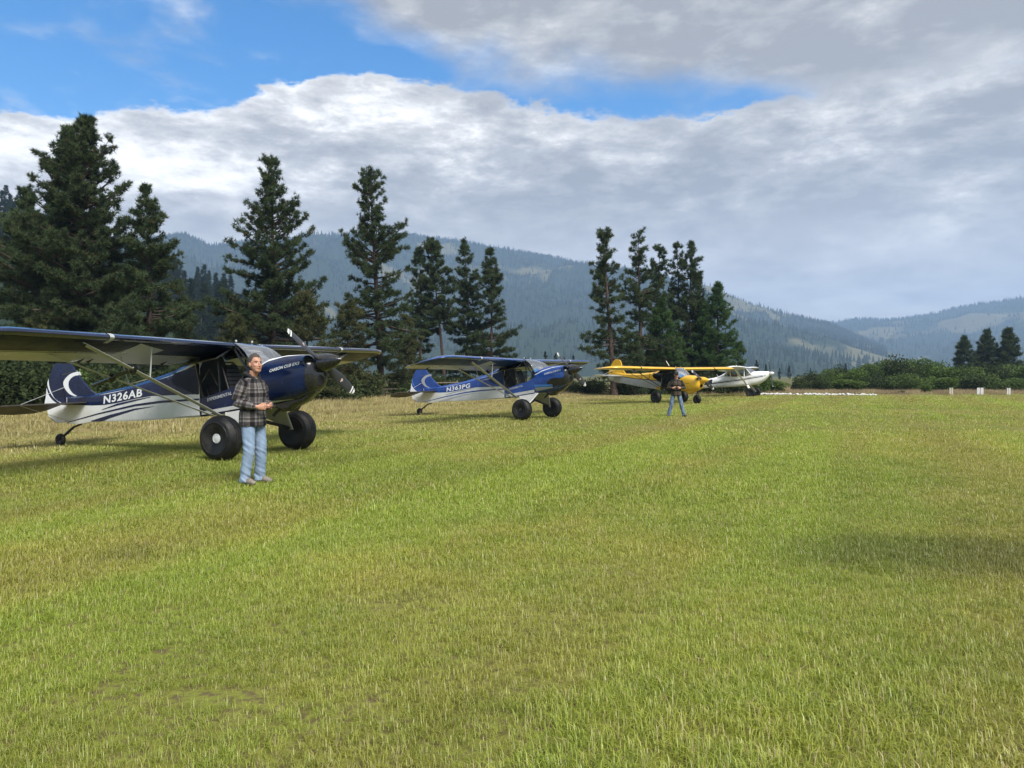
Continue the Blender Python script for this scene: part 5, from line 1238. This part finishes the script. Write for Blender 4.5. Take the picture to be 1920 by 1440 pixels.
def person(label, loc, rz, J, sty):
    """local frame: x forward, y left; J joints"""
    root = thing('person', label, 'person', loc, rz)
    sides = (-1, 1); H_ = J['head']; HR0 = Matrix.Rotation(J['head_yaw'], 3, 'Z') @ Matrix.Rotation(J['head_pitch'], 3, 'Y'); HR = HR0 * 1.10
    hp = lambda v: HR @ Vector(v) + Vector(H_)
    b_ = B()
    # legs, pelvis, torso, neck
    for s in sides:
        L = J['leg'][s]
        b_.tube([L[0], L[1], L[2], Vector(L[2]) + Vector((0, 0, -.03))], [(.085, .082), (.056, .056), (.038, .040), .036], 14, up=(1, 0, 0))
    b_.tube([(0, 0, .86), (0, 0, .98), (0, 0, 1.10), (.01, 0, 1.30), (0, 0, 1.45), (0, 0, 1.49)], [(.10, .15), (.105, .16), (.10, .145), (.112, .155), (.075, .145), (.05, .075)], 18, up=(1, 0, 0))
    nk = Vector(H_) + Vector((-.022, 0, -.10))
    b_.tube([(0, 0, 1.44), (-.005, 0, 1.50), nk], [.066, .062, .060], 14)
    hands = {}
    for s in sides:
        A = [Vector(p) for p in J['arm'][s]]
        b_.tube(A, [.040, .038, .027], 12)
        # hand: palm and five bent fingers closing on what is held
        wr = A[2]; fd = (Vector(J['hold']) - wr); fd = Vector((fd.x, fd.y, fd.z * .6)).normalized(); inw = Vector((0, -s, 0)); inw = (inw - fd * inw.dot(fd)).normalized(); upv = fd.cross(inw) * s
        if upv.z < 0: upv = -upv
        pc = wr + fd * .055
        b_.tube([wr, wr + fd * .03, wr + fd * .09], [(.027, .02), (.042, .019), (.044, .015)], 12, up=tuple(upv))
        for k in range(4):
            o_ = upv * (.033 - .022 * k); ln = (.066, .076, .070, .054)[k]
            p0 = wr + fd * .078 + o_; p1 = p0 + fd * ln * .5 + inw * .010; p2 = p1 + fd * ln * .22 + inw * .030; p3 = p2 + inw * .026 - fd * .010
            b_.tube([p0, p1, p2, p3], [.0095, .009, .0085, .007], 8)
        t0 = wr + fd * .035 + upv * .032; b_.tube([t0, t0 + fd * .035 + upv * .022, t0 + fd * .062 + upv * .018 + inw * .018, t0 + fd * .078 + upv * .008 + inw * .030], [.013, .011, .010, .008], 8)
    # head
    def he(c, r, rot=None): b_.ell(hp(c), r, 16, 10, HR if rot is None else HR @ rot)
    he((-.012, 0, .022), (.098, .077, .100)); he((.028, 0, -.035), (.068, .063, .088)); he((.052, 0, -.088), (.040, .042, .030)); he((.068, 0, -.100), (.020, .022, .016))
    he((.072, 0, .030), (.020, .048, .013)); he((.060, .038, -.025), (.026, .022, .022)); he((.060, -.038, -.025), (.026, .022, .022)); he((.078, 0, -.066), (.020, .026, .014))
    b_.tube([hp((.088, 0, .018)), hp((.104, 0, -.012)), hp((.112, 0, -.030)), hp((.092, 0, -.042))], [.009, .012, .0155, .010], 10)
    for s in sides: he((-.008, s * .077, -.012), (.020, .010, .032), Matrix.Rotation(R(-12), 3, 'Y'))
    body = finish(remeshed(b_, .0065, 3), 'body', 'skin', root)
    # face details
    for s in sides:
        B().ell(hp((.079, s * .030, .008)), (.007, .012, .0055), 10, 7, HR).obj('eye', 'eye', body, True)
        B().tube([hp((.086, s * .012, .026)), hp((.084, s * .032, .031)), hp((.068, s * .052, .026))], [.004, .0045, .0025], 6).obj('eyebrow', 'hair', body, True)
    B().tube([hp((.081, -.032, -.056)), hp((.094, -.016, -.065)), hp((.1005, 0, -.067)), hp((.094, .016, -.065)), hp((.081, .032, -.056))], [.002, .0045, .0055, .0045, .002], 6).obj('mouth', 'lips', body, True)
    # hair: a shell over the skull, higher at the forehead
    rings = []; n = 28
    for i in range(9):
        ring = []
        for k in range(n):
            th = 2 * math.pi * k / n; cf = math.cos(th)
            low = ip(cf, [-1, -.2, .25, .55, .8, 1], [-.70, -.52, -.24, .30, .62, .56]) + .16 * mnoise.noise(Vector((cf * 6, math.sin(th) * 6, 2.)))      # lower limit by direction (front hairline high)
            ph = math.pi / 2 - (math.pi / 2 - low) * i / 8; rr = 1.055 + .022 * mnoise.noise(Vector((cf * 9, math.sin(th) * 9, ph * 7)))
            rr -= (0, 0, 0, 0, 0, 0, .008, .025, .06)[i]
            ring.append(hp((-.012 + .098 * rr * math.cos(ph) * math.cos(th) , .077 * rr * math.cos(ph) * math.sin(th), .024 + (.100 + .012 * max(0, math.sin(ph))) * rr * math.sin(ph))))
        rings.append(ring)
    B().rings(rings[::-1], cap=False).obj('hair', sty.get('hair', 'hair'), root, True)
    # shirt
    b_ = B(); hem = sty['hem']
    hips = .0
    b_.tube([(0, 0, hem), (0, 0, hem + .02), (.0, 0, .98), (0, 0, 1.12), (.012, 0, 1.30), (.002, 0, 1.42), (-.005, 0, 1.475), (-.008, 0, 1.515)], [(.160, .205), (.166, .212), (.158, .204), (.148, .192), (.150, .204), (.122, .208), (.092, .160), (.068, .088)], 22, up=(1, 0, 0))
    for s in sides:
        A = [Vector(p) for p in J['arm'][s]]; sh = A[0]; el = A[1]; wr = A[2]; e0 = el.lerp(sh, .12); e1 = el.lerp(wr, .14)
        b_.tube([sh + Vector((0, -s * .05, .012)), sh.lerp(el, .3), e0, el, e1, el.lerp(wr, .6), el.lerp(wr, .86), el.lerp(wr, .93)], [.084, .080, .070, .067, .065, .058, .049, .044], 16)
    me = remeshed(b_, .011, 5); P = verts(me)
    nrm = np.zeros(len(P) * 3, np.float32); me.vertices.foreach_get('normal', nrm); nrm = nrm.reshape(-1, 3)
    dA = {}; pu = np.arctan2(P[:, 1], P[:, 0]) * .165; pv = P[:, 2].copy(); best = np.hypot(P[:, 0] / .15, P[:, 1] / .20) * .11
    inarm = np.zeros(len(P), bool)
    for s in sides:
        ds, arc, off_ = seg_param(P.astype(float), J['arm'][s]); mk = ds < np.minimum(best, .10)
        mk &= (np.abs(P[:, 1]) > .17) | (P[:, 0] > .155)
        pv[mk] = 1.47 - arc[mk]; pu[mk] = np.arctan2(off_[mk][:, 1] * s, off_[mk][:, 0] * .7 + off_[mk][:, 2] * .7) * .065 + .05; inarm |= mk
    disp = np.array([mnoise.fractal(Vector((p[0] * 7, p[1] * 7, p[2] * (13 if a else 5))) + Vector((sty['seed'], 0, 0)), .8, 2., 3) for p, a in zip(P, inarm)])
    fold = np.array([abs(mnoise.noise(Vector((p[0] * 5 + p[2] * 6, p[1] * 5 - p[2] * 3, p[2] * 4 + 7)))) for p in P])
    P = P + nrm * (disp * .010 - (fold < .07) * .006 * (1 - fold / .07))[:, None]
    me.vertices.foreach_set('co', P.astype(np.float32).ravel())
    for nm, arr in (('pu', pu), ('pv', pv)): a_ = me.attributes.new(nm, 'FLOAT', 'POINT'); a_.data.foreach_set('value', arr.astype(np.float32))
    shirt = finish(me, 'shirt', sty['shirt'], root)
    # collar or hood, placket
    if sty.get('hood'):
        hb = B(); hb.tube([(.075, -.062, 1.475), (.03, -.10, 1.53), (-.06, -.085, 1.555), (-.10, 0, 1.555), (-.06, .085, 1.555), (.03, .10, 1.53), (.075, .062, 1.475)], [.014, .026, .036, .042, .036, .026, .014], 10)
        hb.ell((-.115, 0, 1.47), (.045, .10, .075)); finish(remeshed(hb, .011, 4), 'hood', 'hood', root)
    for s in sides: B().add([(.100, s * .012, 1.455), (.118, s * .055, 1.415), (.085, s * .085, 1.475), (.055, s * .075, 1.525), (.070, s * .045, 1.51)], [(0, 1, 2, 3, 4)]).obj('collar', sty.get('collar', 'hood'), shirt)
    # trousers
    b_ = B(); b_.tube([(0, 0, .84), (0, 0, .92), (0, 0, 1.02)], [(.108, .155), (.112, .160), (.105, .152)], 18, up=(1, 0, 0))
    for s in sides:
        L = [Vector(p) for p in J['leg'][s]]
        b_.tube([L[0] + Vector((0, 0, .03)), L[0].lerp(L[1], .35), L[1] + Vector((0, 0, .05)), L[1] + Vector((0, 0, -.04)), L[1].lerp(L[2], .5), L[2] + Vector((.0, 0, .02)), L[2] + Vector((0, 0, -.045))], [(.100, .094), (.097, .091), (.082, .080), (.080, .078), (.078, .076), (.074, .072), (.078, .073)], 18, up=(1, 0, 0))
    me = remeshed(b_, .010, 4); P = verts(me); nrm = np.zeros(len(P) * 3, np.float32); me.vertices.foreach_get('normal', nrm); nrm = nrm.reshape(-1, 3)
    low = np.clip(1 - np.abs(P[:, 2] - .10) / .16, 0, 1) + np.clip(1 - np.abs(P[:, 2] - .5) / .14, 0, 1) * .8 + .25
    disp = np.array([mnoise.noise(Vector((p[0] * 8 + 3, p[1] * 8, p[2] * 22 + p[1] * 10 + p[0] * 14 + sty['seed']))) for p in P]) * low
    me.vertices.foreach_set('co', (P + nrm * (disp * .018)[:, None]).astype(np.float32).ravel())
    finish(me, 'jeans', sty['jeans'], root)
    # shoes
    for s in sides:
        an = Vector(J['leg'][s][2]); a_ = J['toe'][s]; fw = Vector((math.cos(a_), math.sin(a_), 0))
        q = lambda d_, z_: Vector((an.x, an.y, 0)) + fw * d_ + Vector((0, 0, z_))
        b_ = B(); b_.tube([q(-.085, .05), q(-.06, .06), q(.0, .068), q(.07, .055), q(.13, .045), q(.175, .038), q(.195, .03)], [(.03, .025), (.052, .038), (.058, .042), (.048, .046), (.038, .050), (.030, .042), (.016, .022)], 14)
        sh = finish(remeshed(b_, .008, 3), 'shoe', sty.get('shoe', 'shoe'), root)
        B().tube([q(-.085, .014), q(-.05, .014), q(.02, .014), (q(.10, .014)), q(.16, .016), q(.20, .022)], [(.016, .030), (.016, .042), (.016, .042), (.016, .050), (.016, .046), (.012, .024)], 12).obj('sole', 'sole', sh, True)
    if sty.get('cap'):
        rings = []
        for i in range(7):
            ph = math.pi / 2 * (1 - i / 6.) ; rings.append([hp((-.010 + .106 * math.cos(ph) * math.cos(t_), .087 * math.cos(ph) * math.sin(t_), .035 + .088 * math.sin(ph))) for t_ in np.linspace(0, 6.2832, 25)[:-1]])
        cp = B().rings(rings[::-1], cap=True).obj('cap', 'cap', root, True)
        B().add([hp((.085 + .085 * k * (1 - .5 * abs(v) ** 2), v * .075, .040 - .012 * k - .02 * abs(v) ** 2 + dz)) for dz in (0, .006) for k in (0, .5, 1) for v in (-1, -.5, 0, .5, 1)], [(i * 5 + j, i * 5 + j + 1, (i + 1) * 5 + j + 1, (i + 1) * 5 + j) for i in (0, 1, 3, 4) for j in range(4)]).obj('cap_brim', 'cap', cp, True)
        gl_ = B()
        for s in sides: gl_.ell(hp((.086, s * .032, .008)), (.012, .027, .018), 12, 8, HR)
        gl_.tube([hp((.095, -.012, .012)), hp((.095, .012, .012))], .004, 6)
        for s in sides: gl_.tube([hp((.08, s * .055, .012)), hp((.04, s * .082, .010)), hp((-.01, s * .085, .006))], .003, 5)
        gl_.obj('sunglasses', 'shade', root, True)
    return root
# nearest man: grey plaid overshirt, light jeans, hands together in front
mz = -23
J1 = dict(head=(.045, 0, 1.694), head_yaw=R(-19), head_pitch=R(-5),
  leg={-1: [(0, -.095, .93), (.035, -.115, .50), (-.025, -.125, .085)], 1: [(0, .095, .93), (.055, .105, .51), (.01, .135, .085)]}, toe={-1: R(-6), 1: R(10)},
  arm={-1: [(-.01, -.195, 1.43), (-.06, -.265, 1.155), (.20, -.135, 1.095)], 1: [(-.01, .195, 1.43), (-.03, .265, 1.16), (.22, .115, 1.10)]}, hold=(.34, -.005, 1.085))
p1 = (-3.66, 10.86)
person('man in a grey plaid overshirt and faded jeans standing by the nearest aircraft', (*p1, float(gz(*p1))), R(mz), J1, dict(hem=.815, shirt='plaid_grey', jeans='denim_light', hood=True, seed=3.1))
def held(o, loc, rz, lp):
    c, s = math.cos(rz), math.sin(rz); return (loc[0] + c * lp[0] - s * lp[1], loc[1] + s * lp[0] + c * lp[1], lp[2])
ph = B(); ph.box((0, 0, 0), (.072, .036, .005)); phone = ph.obj('phone', 'phone'); md = phone.modifiers.new('b', 'BEVEL'); md.width = .004; md.segments = 2
phone.location = held(None, p1, R(mz), (.325, -.005, 1.105)); phone.rotation_euler = (R(20), R(-25), R(mz + 12))
tag(phone, 'small black phone held by the man in grey plaid', 'phone')
# second man: dark plaid, cap and sunglasses, legs apart
J2 = dict(head=(.035, 0, 1.700), head_yaw=R(0), head_pitch=R(3),
  leg={-1: [(0, -.10, .92), (.03, -.195, .51), (0, -.30, .085)], 1: [(0, .10, .92), (.03, .195, .51), (0, .30, .085)]}, toe={-1: R(-28), 1: R(28)},
  arm={-1: [(0, -.205, 1.42), (-.03, -.33, 1.17), (.19, -.15, 1.16)], 1: [(0, .205, 1.42), (-.03, .33, 1.17), (.19, .15, 1.16)]}, hold=(.26, 0, 1.18))
Y2 = 28.9; p2_ = (at(1268, Y2), Y2); a2 = math.atan2(-p2_[1], -p2_[0]) + R(4)
m2 = person('man in dark plaid shirt, black cap and sunglasses standing legs apart before the yellow aircraft', (*p2_, float(gz(*p2_))), a2, J2, dict(hem=.84, shirt='plaid_dark', jeans='denim_mid', hood=False, seed=8.4, cap=True, collar='cap', shoe='sole'))
m2.scale = (.93, .93, .93)
ph2 = B(); ph2.box((0, 0, 0), (.036, .072, .005)); o = ph2.obj('phone', 'phone'); q_ = held(None, p2_, a2, (.25 * .93, 0, 1.17 * .93)); o.location = q_; o.rotation_euler = (0, R(-30), a2)
tag(o, 'small dark phone held by the man with the cap', 'phone')

# ------------------------------------------------------------------ haze
hb = B(); hb.box((0, 20, 325), (6150, 6150, 340))
hm = bpy.data.materials.new('haze'); hm.use_nodes = True; q = N(hm.node_tree); q.n.clear()
pv = q.new('ShaderNodeVolumePrincipled'); pv.inputs['Color'].default_value = (.46, .66, 1.0, 1); pv.inputs['Density'].default_value = HAZE; pv.inputs['Anisotropy'].default_value = .1
oo = q.new('ShaderNodeOutputMaterial'); q.link(pv.outputs[0], oo.inputs['Volume'])
hz_ = hb.obj('haze', hm); hz_['kind'] = 'stuff'
